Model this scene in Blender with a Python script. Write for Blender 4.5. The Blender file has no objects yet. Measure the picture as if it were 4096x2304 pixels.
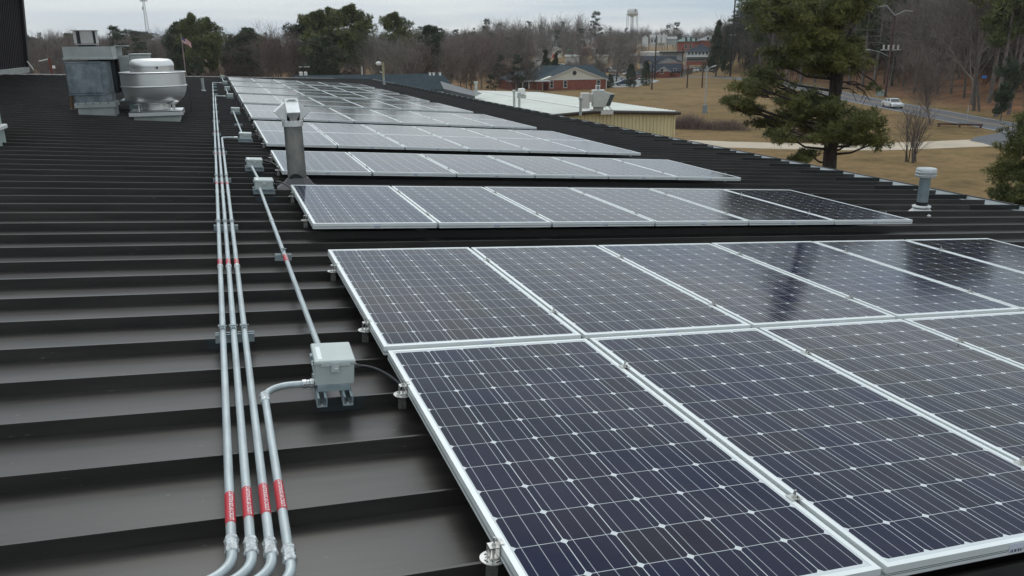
import bpy, bmesh, math, random
import numpy as np
from mathutils import Vector, Matrix
random.seed(7); RNG = np.random.default_rng(7)
S = bpy.context.scene; COL = S.collection
R = math.radians; PI = math.pi
# ---------------------------------------------------------------- camera
CAM = np.array([-0.59786823, -3.4411925, 1.31825028])
CX = np.array([0.94126201, -0.33753788, -0.00969560]); CY = np.array([-0.10668342, -0.27001132, -0.95692870]); CZ = np.array([0.32038176, 0.90175499, -0.29016110])
FPX = 3213.76
cam_d = bpy.data.cameras.new('camera'); cam = bpy.data.objects.new('camera', cam_d); COL.objects.link(cam)
cam_d.sensor_width = 36; cam_d.lens = 28.2459; cam_d.clip_start = 0.05; cam_d.clip_end = 12000
cam.matrix_world = Matrix(((CX[0], -CY[0], -CZ[0], CAM[0]), (CX[1], -CY[1], -CZ[1], CAM[1]), (CX[2], -CY[2], -CZ[2], CAM[2]), (0, 0, 0, 1)))
S.camera = cam
# ---------------------------------------------------------------- light
SUN_EL, SUN_AZ = R(50), R(8)
W = bpy.data.worlds.new('World'); S.world = W; W.use_nodes = True
nt = W.node_tree; N = nt.nodes; L = nt.links; N.clear()
def wn(t, **k):
    n = N.new(t)
    for a, v in k.items(): setattr(n, a, v)
    return n
sky = wn('ShaderNodeTexSky', sky_type='NISHITA', sun_disc=False, sun_elevation=SUN_EL, sun_rotation=SUN_AZ, air_density=1.0, dust_density=3.0, ozone_density=1.0)
hs = wn('ShaderNodeHueSaturation'); hs.inputs['Saturation'].default_value = .35; L.new(sky.outputs[0], hs.inputs['Color'])
tc = wn('ShaderNodeTexCoord'); mp = wn('ShaderNodeMapping'); mp.inputs['Scale'].default_value = (1.1, 1.1, 16); L.new(tc.outputs['Generated'], mp.inputs[0])
ns = wn('ShaderNodeTexNoise'); ns.inputs['Scale'].default_value = 2.0; ns.inputs['Detail'].default_value = 7; ns.inputs['Roughness'].default_value = .5; L.new(mp.outputs[0], ns.inputs[0])
cr = wn('ShaderNodeValToRGB'); cr.color_ramp.elements[0].position = .38; cr.color_ramp.elements[0].color = (4.6, 5.75, 6.7, 1); cr.color_ramp.elements[1].position = .60; cr.color_ramp.elements[1].color = (7.4, 8.0, 8.2, 1); L.new(ns.outputs[0], cr.inputs[0])
sx = wn('ShaderNodeSeparateXYZ'); L.new(tc.outputs['Generated'], sx.inputs[0])
hr = wn('ShaderNodeValToRGB'); e = hr.color_ramp.elements; e[0].position = 0.0; e[0].color = (.88, .81, .77, 1); e[1].position = .04; e[1].color = (.79, .79, .79, 1)
ex_ = hr.color_ramp.elements.new(.10); ex_.color = (.82, .82, .82, 1); ex_ = hr.color_ramp.elements.new(.25); ex_.color = (.97, .97, .97, 1)
e2 = hr.color_ramp.elements.new(.5); e2.color = (1.0, 1.0, 1.0, 1); e3 = hr.color_ramp.elements.new(1); e3.color = (1.25, 1.22, 1.2, 1); L.new(sx.outputs[2], hr.inputs[0])
mu = wn('ShaderNodeMixRGB', blend_type='MULTIPLY'); mu.inputs[0].default_value = 1; L.new(cr.outputs[0], mu.inputs[1]); L.new(hr.outputs[0], mu.inputs[2])
mx = wn('ShaderNodeMixRGB'); mx.inputs[0].default_value = .88; L.new(hs.outputs[0], mx.inputs[1]); L.new(mu.outputs[0], mx.inputs[2])
bg = wn('ShaderNodeBackground'); bg.inputs[1].default_value = .1; L.new(mx.outputs[0], bg.inputs[0])
wo = wn('ShaderNodeOutputWorld'); L.new(bg.outputs[0], wo.inputs[0])
sl = bpy.data.lights.new('sun', 'SUN'); sl.energy = .55; sl.angle = R(25); sl.color = (1, .97, .92)
so = bpy.data.objects.new('sun', sl); COL.objects.link(so)
sdir = Vector((math.sin(SUN_AZ) * math.cos(SUN_EL), math.cos(SUN_AZ) * math.cos(SUN_EL), math.sin(SUN_EL)))
so.rotation_euler = sdir.to_track_quat('Z', 'Y').to_euler(); so.location = (0, 0, 60)
S.view_settings.view_transform = 'Standard'; S.view_settings.look = 'None'; S.view_settings.exposure = .36; S.view_settings.gamma = 1
S.render.engine = 'CYCLES'; S.cycles.max_bounces = 6; S.cycles.diffuse_bounces = 3; S.cycles.glossy_bounces = 3; S.cycles.transparent_max_bounces = 8; S.cycles.volume_bounces = 0
# ---------------------------------------------------------------- frames of reference
SLOPE = 0.0755307   # the roof falls towards +x by 4.3 degrees; u runs down the slope, v along the eave, n out of the roof
ca, sa = math.cos(SLOPE), math.sin(SLOPE)
def rp(u, v, n=0.0): return Vector((u * ca + n * sa, v, -u * sa + n * ca))
PAN, RIB = -.17, -.11
def ray(x, y): return (x - 2048) / FPX * CX + (y - 1152) / FPX * CY + CZ
def atD(x, y, D): d = ray(x, y); return Vector(CAM + d * (D / math.hypot(d[0], d[1])))
def atZ(x, y, z): d = ray(x, y); return Vector(CAM + d * ((z - CAM[2]) / d[2]))
def atY(x, y, Y): d = ray(x, y); return Vector(CAM + d * ((Y - CAM[1]) / d[1]))
G0 = -8.7
def sst(t): t = np.clip(t, 0, 1); return t * t * (3 - 2 * t)
ROADPX = [(2640, 312), (2753, 308), (2855, 308), (3008, 320), (3200, 347), (3404, 390), (3560, 421), (3700, 447), (3900, 486), (4096, 520), (4400, 590)]
ROAD = [np.array(atZ(x, y, G0))[:2] for x, y in ROADPX]
def road_side(x, y):
    best = 1e9; sgn = 0
    for a, b in zip(ROAD[:-1], ROAD[1:]):
        d = b - a; t = np.clip(((x - a[0]) * d[0] + (y - a[1]) * d[1]) / (d @ d), 0, 1); q = a + t * d
        r = math.hypot(x - q[0], y - q[1])
        if r < best: best = r; sgn = d[0] * (y - a[1]) - d[1] * (x - a[0])
    return best if sgn > 0 else -best
def gz(x, y):
    D = math.hypot(x - CAM[0], y - CAM[1]); z = G0
    z += 4.5 * sst((D - 330) / 320) + 7 * sst((D - 750) / 700)
    az = math.degrees(math.atan2(x - CAM[0], y - CAM[1]))
    if 25 < az < 95 and D < 700:
        s = road_side(x, y)
        if s > 5: z += 4.6 * float(sst((s - 5) / 48)) * float(sst((az - 33) / 2.5)) * float(sst((700 - D) / 200))
    return float(z)
# ---------------------------------------------------------------- mesh helper
class MB:
    def __init__(s): s.v = []; s.f = []; s.m = []; s.mi = 0; s.X = None
    def pt(s, p):
        p = Vector(p)
        if s.X is not None: p = s.X @ p
        s.v.append(tuple(p)); return len(s.v) - 1
    def face(s, idx): s.f.append(tuple(idx)); s.m.append(s.mi)
    def poly(s, pts): s.face([s.pt(p) for p in pts])
    def box(s, c, d, rz=0):
        cx, cy, cz = c; hx, hy, hz = d[0] / 2, d[1] / 2, d[2] / 2; C_, S_ = math.cos(rz), math.sin(rz)
        i = [s.pt((cx + x * C_ - y * S_, cy + x * S_ + y * C_, cz + z)) for z in (-hz, hz) for x, y in ((-hx, -hy), (hx, -hy), (hx, hy), (-hx, hy))]
        for q in ((3, 2, 1, 0), (4, 5, 6, 7), (0, 1, 5, 4), (1, 2, 6, 5), (2, 3, 7, 6), (3, 0, 4, 7)): s.face([i[k] for k in q])
    def bbox(s, a, b): s.box([(a[k] + b[k]) / 2 for k in range(3)], [abs(b[k] - a[k]) for k in range(3)])
    def rbox(s, c, d, r=.01, seg=2):   # box with rounded vertical edges and chamfered top
        cx, cy, cz = c; hx, hy, hz = d[0] / 2, d[1] / 2, d[2] / 2
        rings = []
        for z, ins in ((-hz, 0), (hz - r, 0), (hz, r * .8)):
            ring = []
            for (sx_, sy_, a0) in ((1, 1, 0), (-1, 1, 90), (-1, -1, 180), (1, -1, 270)):
                for k in range(seg + 1):
                    a = R(a0 + 90 * k / seg); ring.append(s.pt((cx + sx_ * (hx - r) + (r - ins) * math.cos(a), cy + sy_ * (hy - r) + (r - ins) * math.sin(a), cz + z)))
            rings.append(ring)
        s.loft(rings, True)
    def loft(s, rings, caps=False, closed=True):
        n = len(rings[0])
        for a, b in zip(rings[:-1], rings[1:]):
            for k in range(n if closed else n - 1): s.face((a[k], a[(k + 1) % n], b[(k + 1) % n], b[k]))
        if caps: s.face(rings[0][::-1]); s.face(rings[-1])
    def tube(s, pts, r, k=10, caps=True):
        pts = [Vector(p) for p in pts]; rr = r if isinstance(r, (list, tuple)) else [r] * len(pts); rings = []
        up = None
        for i, p in enumerate(pts):
            t = (pts[min(i + 1, len(pts) - 1)] - pts[max(i - 1, 0)]).normalized()
            if up is None: up = Vector((0, 0, 1)) if abs(t.z) < .9 else Vector((1, 0, 0))
            a = t.cross(up).normalized(); b = a.cross(t).normalized(); up = b
            rings.append([s.pt(p + (a * math.cos(2 * PI * j / k) + b * math.sin(2 * PI * j / k)) * rr[i]) for j in range(k)])
        s.loft(rings, caps)
    def lathe(s, prof, c=(0, 0, 0), k=24, caps=True):
        rings = [[s.pt((c[0] + r * math.cos(2 * PI * j / k), c[1] + r * math.sin(2 * PI * j / k), c[2] + z)) for j in range(k)] for r, z in prof]
        s.loft(rings, caps)
    def prism(s, prof, a, b, axis='y'):   # profile polygon extruded between a and b
        def P(p, t): return (p[0], t, p[1]) if axis == 'y' else ((t, p[0], p[1]) if axis == 'x' else (p[0], p[1], t))
        r0 = [s.pt(P(p, a)) for p in prof]; r1 = [s.pt(P(p, b)) for p in prof]; s.loft([r0, r1], True)
    def build(s, name, mat, parent=None, smooth=False, fix=True, bevel=0):
        me = bpy.data.meshes.new(name); me.from_pydata(s.v, [], s.f); mats = mat if isinstance(mat, (list, tuple)) else [mat]
        for m in mats: me.materials.append(m)
        if len(mats) > 1: me.polygons.foreach_set('material_index', s.m)
        if fix:
            bm = bmesh.new(); bm.from_mesh(me); bmesh.ops.recalc_face_normals(bm, faces=bm.faces); bm.to_mesh(me); bm.free()
        if smooth: smooth_by_angle(me, 35)
        me.update()
        o = bpy.data.objects.new(name, me); COL.objects.link(o)
        if parent: o.parent = parent
        if bevel:
            md = o.modifiers.new('bevel', 'BEVEL'); md.width = bevel; md.segments = 2; md.limit_method = 'ANGLE'
        return o
def smooth_by_angle(me, deg):
    bm = bmesh.new(); bm.from_mesh(me); lim = R(deg)
    for f in bm.faces: f.smooth = True
    for e_ in bm.edges:
        e_.smooth = not (len(e_.link_faces) == 2 and e_.calc_face_angle(0) > lim)
    bm.to_mesh(me); bm.free()
def tag(o, label=None, cat=None, group=None, kind=None):
    if label: o['label'] = label
    if cat: o['category'] = cat
    if group: o['group'] = group
    if kind: o['kind'] = kind
    return o
def empty(name, loc=(0, 0, 0), rz=0, label=None, cat=None, group=None, roof=False):
    o = bpy.data.objects.new(name, None); COL.objects.link(o); o.empty_display_size = .1
    if roof: o.matrix_world = Matrix.Translation(rp(*loc)) @ Matrix.Rotation(SLOPE, 4, 'Y') @ Matrix.Rotation(rz, 4, 'Z')
    else: o.matrix_world = Matrix.Translation(loc) @ Matrix.Rotation(rz, 4, 'Z')
    return tag(o, label, cat, group)
def kids(o): return [c for c in bpy.data.objects if c.parent == o]
def copy_tree(o, parent=None, _k=None):
    if _k is None:
        _k = {}
        for c in bpy.data.objects:
            if c.parent: _k.setdefault(c.parent.name, []).append(c)
    c = o.copy(); COL.objects.link(c)
    if parent is not None: c.parent = parent
    for ch in _k.get(o.name, []): copy_tree(ch, c, _k)
    return c
def place(o, loc, rz=0, roof=False, sc=1):
    base = Matrix.Translation(rp(*loc)) @ Matrix.Rotation(SLOPE, 4, 'Y') if roof else Matrix.Translation(loc)
    sv = sc if isinstance(sc, (tuple, list)) else (sc, sc, sc)
    o.matrix_world = base @ Matrix.Rotation(rz, 4, 'Z') @ Matrix.Diagonal((*sv, 1)); return o
ORD = ['', 'first', 'second', 'third', 'fourth', 'fifth', 'sixth', 'seventh', 'eighth', 'ninth', 'tenth', 'eleventh', 'twelfth', 'thirteenth', 'fourteenth', 'fifteenth', 'sixteenth']
# ---------------------------------------------------------------- materials
def mat(name, col, rough=.6, metal=0, spec=.5, nscale=0, namt=.15, bump=0, bscale=40, stretch=(1, 1, 1), coat=0, col2=None, island=0, rvar=0, coords='Object', emit=0):
    m = bpy.data.materials.new(name); m.use_nodes = True; t = m.node_tree; b = t.nodes['Principled BSDF']
    c = (*col, 1); b.inputs['Base Color'].default_value = c; b.inputs['Roughness'].default_value = rough; b.inputs['Metallic'].default_value = metal
    b.inputs['Specular IOR Level'].default_value = spec; b.inputs['Coat Weight'].default_value = coat
    if emit: b.inputs['Emission Color'].default_value = c; b.inputs['Emission Strength'].default_value = emit
    if nscale or bump or island:
        tcn = t.nodes.new('ShaderNodeTexCoord'); mpn = t.nodes.new('ShaderNodeMapping'); mpn.inputs['Scale'].default_value = stretch
        t.links.new(tcn.outputs[coords], mpn.inputs[0])
    src = None
    if nscale:
        n = t.nodes.new('ShaderNodeTexNoise'); n.inputs['Scale'].default_value = nscale; n.inputs['Detail'].default_value = 6; n.inputs['Roughness'].default_value = .62; t.links.new(mpn.outputs[0], n.inputs[0])
        r = t.nodes.new('ShaderNodeValToRGB'); r.color_ramp.elements[0].position = .35; r.color_ramp.elements[1].position = .68; t.links.new(n.outputs[0], r.inputs[0])
        x = t.nodes.new('ShaderNodeMixRGB'); t.links.new(r.outputs[0], x.inputs[0])
        x.inputs[1].default_value = tuple(v * (1 - namt) for v in col) + (1,) if col2 is None else c
        x.inputs[2].default_value = (tuple(min(1, v * (1 + namt)) for v in col) if col2 is None else tuple(col2)) + (1,)
        src = x.outputs[0]
        if rvar:
            mr = t.nodes.new('ShaderNodeMapRange'); mr.inputs['To Min'].default_value = rough - rvar; mr.inputs['To Max'].default_value = rough + rvar; t.links.new(n.outputs[0], mr.inputs[0]); t.links.new(mr.outputs[0], b.inputs['Roughness'])
    if island:
        g = t.nodes.new('ShaderNodeNewGeometry'); h = t.nodes.new('ShaderNodeHueSaturation'); mr = t.nodes.new('ShaderNodeMapRange')
        mr.inputs['To Min'].default_value = 1 - island; mr.inputs['To Max'].default_value = 1 + island; t.links.new(g.outputs['Random Per Island'], mr.inputs[0]); t.links.new(mr.outputs[0], h.inputs['Value'])
        if src: t.links.new(src, h.inputs['Color'])
        else: h.inputs['Color'].default_value = c
        src = h.outputs[0]
    if src: t.links.new(src, b.inputs['Base Color'])
    if bump:
        n = t.nodes.new('ShaderNodeTexNoise'); n.inputs['Scale'].default_value = bscale; n.inputs['Detail'].default_value = 5; t.links.new(mpn.outputs[0], n.inputs[0])
        bp = t.nodes.new('ShaderNodeBump'); bp.inputs['Strength'].default_value = bump; bp.inputs['Distance'].default_value = .02; t.links.new(n.outputs[0], bp.inputs['Height']); t.links.new(bp.outputs[0], b.inputs['Normal'])
    return m
M = {}
M['alu'] = mat('anodised aluminium', (.78, .81, .80), .42, .25, nscale=3, namt=.05, rvar=.08)
M['aluside'] = mat('frame side aluminium', (.50, .53, .53), .4, .3, nscale=3, namt=.05)
M['groove'] = mat('frame groove', (.16, .17, .17), .5, .3)
M['steel'] = mat('stainless steel', (.62, .61, .58), .28, .9, nscale=30, namt=.12, rvar=.08)
M['emt'] = mat('galvanised conduit', (.44, .49, .50), .46, .4, nscale=9, namt=.14, stretch=(3, .5, 3), rvar=.1, bump=.05, bscale=60)
M['fitting'] = mat('cast zinc fitting', (.60, .62, .62), .36, .75, nscale=40, namt=.3, bump=.25, bscale=90)
M['strut'] = mat('painted strut channel', (.25, .31, .33), .5, .3, nscale=14, namt=.3, col2=(.38, .43, .44), rvar=.1)
M['jbox'] = mat('grey enamel box', (.41, .45, .435), .45, 0, nscale=6, namt=.08, bump=.06, bscale=120)
M['lid'] = mat('grey enamel lid', (.47, .51, .495), .42, 0, nscale=5, namt=.07, bump=.05, bscale=120)
M['sticker'] = mat('white sticker', (.78, .80, .80), .5)
M['black'] = mat('black rubber', (.014, .014, .016), .45)
M['red'] = mat('red caution tape', (.50, .03, .045), .45, nscale=60, namt=.12)
M['white'] = mat('white lettering', (.82, .78, .78), .5)
M['galv'] = mat('weathered galvanised sheet', (.30, .29, .26), .42, .5, nscale=5.5, col2=(.085, .10, .115), rvar=.12, stretch=(1, 1, .45))
M['ventcap'] = mat('dull banded sheet metal', (.46, .48, .48), .4, .6, nscale=12, namt=.1)
M['cap'] = mat('bright sheet metal', (.84, .85, .84), .32, .55, nscale=6, namt=.1, rvar=.06)
M['spun'] = mat('spun aluminium', (.74, .735, .72), .38, .85, nscale=3, namt=.04, rvar=.02, stretch=(1, 1, 6))
M['spunrim'] = mat('bright aluminium rim', (.78, .78, .78), .3, .8)
M['curb'] = mat('grey painted curb', (.36, .38, .36), .6, .1, nscale=3, namt=.15)
M['hvac'] = mat('mottled galvanised duct', (.27, .31, .33), .5, .4, nscale=4.2, col2=(.095, .125, .14), rvar=.1)
M['hvac2'] = mat('faded grey duct', (.36, .38, .37), .55, .2, nscale=2.5, namt=.14)
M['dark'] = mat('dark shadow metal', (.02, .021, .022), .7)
M['rust'] = mat('rusty pipe', (.17, .10, .05), .8, .2, nscale=12, col2=(.32, .26, .17))
M['palegreen'] = mat('pale green enamel', (.33, .39, .36), .5, 0, nscale=4, namt=.07)
M['trim'] = mat('pale roof trim', (.45, .43, .41), .5, nscale=4, namt=.1)
M['siding'] = mat('dark brown siding', (.028, .022, .027), .55, nscale=1.2, namt=.2)
M['fascia'] = mat('faded fascia', (.17, .16, .17), .6)
M['gutter'] = mat('white gutter', (.74, .78, .78), .45, nscale=2, namt=.1)
M['lip'] = mat('dark gutter lip', (.04, .04, .04), .5)
M['seal'] = mat('white sealant', (.66, .66, .64), .7, nscale=20, namt=.15, bump=.5, bscale=60)
M['tar'] = mat('black sealant', (.015, .016, .018), .5)
M['brush'] = mat('bluish galvanised pipe', (.27, .33, .35), .4, .5, nscale=10, namt=.14)
# roof paint with streaks, scuffs and dust
def roofmat():
    m = bpy.data.materials.new('brown painted steel roof'); m.use_nodes = True; t = m.node_tree; b = t.nodes['Principled BSDF']; nd = t.nodes.new; lk = t.links.new
    tcn = nd('ShaderNodeTexCoord'); mp1 = nd('ShaderNodeMapping'); mp1.inputs['Scale'].default_value = (.5, 5, 5); lk(tcn.outputs['Object'], mp1.inputs[0])
    n1 = nd('ShaderNodeTexNoise'); n1.inputs['Scale'].default_value = 3; n1.inputs['Detail'].default_value = 8; n1.inputs['Roughness'].default_value = .6; lk(mp1.outputs[0], n1.inputs[0])
    n2 = nd('ShaderNodeTexNoise'); n2.inputs['Scale'].default_value = .6; n2.inputs['Detail'].default_value = 4; lk(tcn.outputs['Object'], n2.inputs[0])
    r1 = nd('ShaderNodeValToRGB'); e = r1.color_ramp.elements; e[0].position = .3; e[0].color = (.0170, .0150, .0137, 1); e[1].position = .72; e[1].color = (.0420, .0370, .0335, 1); lk(n1.outputs[0], r1.inputs[0])
    x = nd('ShaderNodeMixRGB'); x.blend_type = 'OVERLAY'; x.inputs[0].default_value = .5; lk(r1.outputs[0], x.inputs[1]); lk(n2.outputs[0], x.inputs[2])
    # sparse pale scuffs
    mp2 = nd('ShaderNodeMapping'); mp2.inputs['Scale'].default_value = (5, 26, 26); mp2.inputs['Rotation'].default_value = (0, 0, .12); lk(tcn.outputs['Object'], mp2.inputs[0])
    n3 = nd('ShaderNodeTexNoise'); n3.inputs['Scale'].default_value = 3.2; n3.inputs['Detail'].default_value = 2; lk(mp2.outputs[0], n3.inputs[0])
    r3 = nd('ShaderNodeValToRGB'); e = r3.color_ramp.elements; e[0].position = .745; e[0].color = (0, 0, 0, 1); e[1].position = .77; e[1].color = (.5, .5, .5, 1); lk(n3.outputs[0], r3.inputs[0])
    y = nd('ShaderNodeMixRGB'); lk(r3.outputs[0], y.inputs[0]); lk(x.outputs[0], y.inputs[1]); y.inputs[2].default_value = (.28, .29, .28, 1)
    lk(y.outputs[0], b.inputs['Base Color'])
    mr = nd('ShaderNodeMapRange'); mr.inputs['To Min'].default_value = .29; mr.inputs['To Max'].default_value = .41; lk(n1.outputs[0], mr.inputs[0]); lk(mr.outputs[0], b.inputs['Roughness'])
    bp = nd('ShaderNodeBump'); bp.inputs['Strength'].default_value = .12; bp.inputs['Distance'].default_value = .01; lk(n2.outputs[0], bp.inputs['Height']); lk(bp.outputs[0], b.inputs['Normal'])
    b.inputs['Specular IOR Level'].default_value = .62
    return m
M['roof'] = roofmat()
CELL = .1575
def glassmat():   # photovoltaic laminate: cells with cropped corners, three busbars each, white backsheet in the gaps, under glass
    m = bpy.data.materials.new('photovoltaic glass'); m.use_nodes = True; t = m.node_tree; b = t.nodes['Principled BSDF']; nd = t.nodes.new; lk = t.links.new
    def mth(op, a, c=None, clamp=False):
        n = nd('ShaderNodeMath'); n.operation = op; n.use_clamp = clamp
        for i, v in enumerate((a, c)):
            if v is None: continue
            if isinstance(v, (int, float)): n.inputs[i].default_value = v
            else: lk(v, n.inputs[i])
        return n.outputs[0]
    tcn = nd('ShaderNodeTexCoord'); s = nd('ShaderNodeSeparateXYZ'); lk(tcn.outputs['Object'], s.inputs[0])
    def cellc(o, half): return mth('DIVIDE', mth('ADD', o, half), CELL)
    cx_ = cellc(mth('SUBTRACT', s.outputs[0], .496), 3 * CELL); cy_ = cellc(mth('SUBTRACT', s.outputs[1], .978), 6 * CELL)
    fx = mth('FRACT', cx_); fy = mth('FRACT', cy_)
    ax = mth('ABSOLUTE', mth('SUBTRACT', fx, .5)); ay = mth('ABSOLUTE', mth('SUBTRACT', fy, .5))
    gx = mth('GREATER_THAN', ax, .4915); gy = mth('GREATER_THAN', ay, .4935); dia = mth('GREATER_THAN', mth('ADD', ax, ay), .915)
    b1 = mth('LESS_THAN', ax, .0062); b2 = mth('LESS_THAN', mth('ABSOLUTE', mth('SUBTRACT', ax, 1 / 3)), .0062)
    ox = mth('GREATER_THAN', mth('ABSOLUTE', mth('SUBTRACT', cx_, 3)), 2.995); oy = mth('GREATER_THAN', mth('ABSOLUTE', mth('SUBTRACT', cy_, 6)), 5.995)
    white = mth('MAXIMUM', mth('MAXIMUM', gx, gy), mth('MAXIMUM', dia, mth('MAXIMUM', ox, oy)))
    bus = mth('MAXIMUM', b1, b2)
    oi = nd('ShaderNodeObjectInfo'); cmb = nd('ShaderNodeCombineXYZ'); lk(mth('FLOOR', cx_), cmb.inputs[0]); lk(mth('FLOOR', cy_), cmb.inputs[1]); lk(mth('MULTIPLY', oi.outputs['Random'], 91.7), cmb.inputs[2])
    wnz = nd('ShaderNodeTexWhiteNoise'); lk(cmb.outputs[0], wnz.inputs[0])
    r = nd('ShaderNodeValToRGB'); e = r.color_ramp.elements; e[0].position = 0; e[0].color = (.0022, .0038, .034, 1); e[1].position = 1; e[1].color = (.0095, .0070, .0100, 1)
    q = e.new(.45); q.color = (.0034, .0048, .027, 1); q = e.new(.7); q.color = (.0055, .0060, .017, 1); lk(wnz.outputs[0], r.inputs[0])
    pv = nd('ShaderNodeMixRGB'); pv.inputs[0].default_value = .5; lk(r.outputs[0], pv.inputs[1]); rr = nd('ShaderNodeValToRGB'); e = rr.color_ramp.elements; e[0].color = (.0022, .0040, .036, 1); e[1].color = (.0085, .0070, .0130, 1); lk(oi.outputs['Random'], rr.inputs[0]); lk(rr.outputs[0], pv.inputs[2])
    m1 = nd('ShaderNodeMixRGB'); lk(bus, m1.inputs[0]); lk(pv.outputs[0], m1.inputs[1]); m1.inputs[2].default_value = (.42, .44, .47, 1)
    m2 = nd('ShaderNodeMixRGB'); lk(white, m2.inputs[0]); lk(m1.outputs[0], m2.inputs[1]); m2.inputs[2].default_value = (.60, .63, .64, 1)
    ds = nd('ShaderNodeTexNoise'); ds.inputs['Scale'].default_value = 5; ds.inputs['Detail'].default_value = 9; ds.inputs['Roughness'].default_value = .7; lk(tcn.outputs['Object'], ds.inputs[0])
    dr = nd('ShaderNodeMapRange'); dr.inputs['From Min'].default_value = .35; dr.inputs['From Max'].default_value = .8; dr.inputs['To Min'].default_value = .0; dr.inputs['To Max'].default_value = .035; lk(ds.outputs[0], dr.inputs[0])
    m3 = nd('ShaderNodeMixRGB'); lk(dr.outputs[0], m3.inputs[0]); lk(m2.outputs[0], m3.inputs[1]); m3.inputs[2].default_value = (.35, .34, .31, 1)
    lk(m3.outputs[0], b.inputs['Base Color'])
    mr = nd('ShaderNodeMapRange'); mr.inputs['To Min'].default_value = .065; mr.inputs['To Max'].default_value = .115; lk(ds.outputs[0], mr.inputs[0]); lk(mr.outputs[0], b.inputs['Roughness'])
    b.inputs['IOR'].default_value = 1.25
    return m
M['pv'] = glassmat()
def barcode():
    m = bpy.data.materials.new('barcode sticker'); m.use_nodes = True; t = m.node_tree; b = t.nodes['Principled BSDF']; nd = t.nodes.new; lk = t.links.new
    tcn = nd('ShaderNodeTexCoord'); s = nd('ShaderNodeSeparateXYZ'); lk(tcn.outputs['Object'], s.inputs[0])
    mp_ = nd('ShaderNodeMapping'); mp_.inputs['Scale'].default_value = (420, 0, 0); lk(tcn.outputs['Object'], mp_.inputs[0]); wz = nd('ShaderNodeTexWhiteNoise'); wz.noise_dimensions = '1D'
    fl = nd('ShaderNodeMath'); fl.operation = 'FLOOR'; sp = nd('ShaderNodeSeparateXYZ'); lk(mp_.outputs[0], sp.inputs[0]); lk(sp.outputs[0], fl.inputs[0]); lk(fl.outputs[0], wz.inputs['W'])
    g = nd('ShaderNodeMath'); g.operation = 'GREATER_THAN'; g.inputs[1].default_value = .5; lk(wz.outputs[0], g.inputs[0])
    z = nd('ShaderNodeMath'); z.operation = 'LESS_THAN'; z.inputs[1].default_value = -.024; lk(s.outputs[2], z.inputs[0])
    a = nd('ShaderNodeMath'); a.operation = 'MULTIPLY'; lk(g.outputs[0], a.inputs[0]); lk(z.outputs[0], a.inputs[1])
    x = nd('ShaderNodeMixRGB'); lk(a.outputs[0], x.inputs[0]); x.inputs[1].default_value = (.62, .64, .72, 1); x.inputs[2].default_value = (.08, .08, .10, 1); lk(x.outputs[0], b.inputs['Base Color'])
    return m
M['barcode'] = barcode()
# ================================================================ the roof we stand on
PITCH, V0 = .419, .971
def farv(u): return 40.7 + 1.28 * u
roof = empty('metal_roof_building', (0, 0, 0), label='dark brown ribbed metal roof that carries the rows of solar panels', cat='building', roof=True)
m = MB(); UE = 9.3
UE = 9.34
k = -18
while True:
    v = V0 + k * PITCH
    if v > 52.4: break
    vs = [(v - .001, PAN), (v, RIB), (v + .011, RIB), (v + .024, PAN), (v + PITCH - .001, PAN)]
    for (a, za), (b, zb) in zip(vs[:-1], vs[1:]):
        ua = max(-16, (a - 40.7) / 1.28); ub = max(-16, (b - 40.7) / 1.28)
        m.poly([(ua, a, za), (UE, a, za), (UE, b, zb), (ub, b, zb)])
    m.poly([(UE, v - .001, PAN), (UE, v + .024, PAN), (UE, v + .011, RIB), (UE, v, RIB)])   # closed rib end
    k += 1
m.build('roof_panel', M['roof'], roof, fix=False)
rng = random.Random(3); M['lap'] = mat('newer brown rib cover', (.024, .025, .025), .36, spec=.2)
for k in range(-4, 106, 2):
    v = V0 + k * PITCH; m = MB(); m.prism([(v - .004, PAN + .003), (v - .003, RIB + .004), (v + .021, RIB + .004), (v + .030, PAN + .003)], UE - .75, UE + .13, 'x'); m.build('rib_cover', M['lap'], roof)
m = MB()
m.bbox((UE - .05, -7, PAN - .20), (UE + .135, 52.6, PAN - .15)); m.bbox((UE + .135, -7, PAN - .20), (UE + .15, 52.6, RIB - .012)); m.build('gutter', M['gutter'], roof)
m = MB(); m.bbox((UE + .13, -7, RIB - .011), (UE + .165, 52.6, RIB + .0)); m.bbox((UE + .1505, -7, PAN - .21), (UE + .165, 52.6, RIB - .011)); m.build('gutter_lip', M['lip'], roof)
m = MB()   # pale trim along the slanting far edge
for (u0, u1) in ((-8.6, 6.5),):
    a = (u0, farv(u0)); b = (u1, farv(u1)); nrm = (-.79, .61)
    m.poly([(a[0], a[1], RIB + .02), (b[0], b[1], RIB + .0), (b[0] + nrm[0] * .12, b[1] + nrm[1] * .12, RIB + .0), (a[0] + nrm[0] * .12, a[1] + nrm[1] * .12, RIB + .02)])
    m.poly([(a[0], a[1], RIB + .02), (b[0], b[1], RIB), (b[0], b[1], RIB - .06), (a[0], a[1], RIB - .06)])
    m.poly([(a[0] + nrm[0] * .12, a[1] + nrm[1] * .12, RIB + .02), (b[0] + nrm[0] * .12, b[1] + nrm[1] * .12, RIB), (b[0] + nrm[0] * .12, b[1] + nrm[1] * .12, RIB - .1), (a[0] + nrm[0] * .12, a[1] + nrm[1] * .12, RIB - .1)])
m.build('rake_trim', M['trim'], roof)
m = MB(); z0, z1 = -9.6, PAN - .17
P4 = [(-16, -7), (UE - .1, -7), (UE - .1, farv(UE - .1)), (-16, farv(-16))]
rings = [[m.pt((x, y, z)) for x, y in P4] for z in (z0, z1)]; m.loft(rings, False); m.build('wall', M['siding'], roof)

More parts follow.
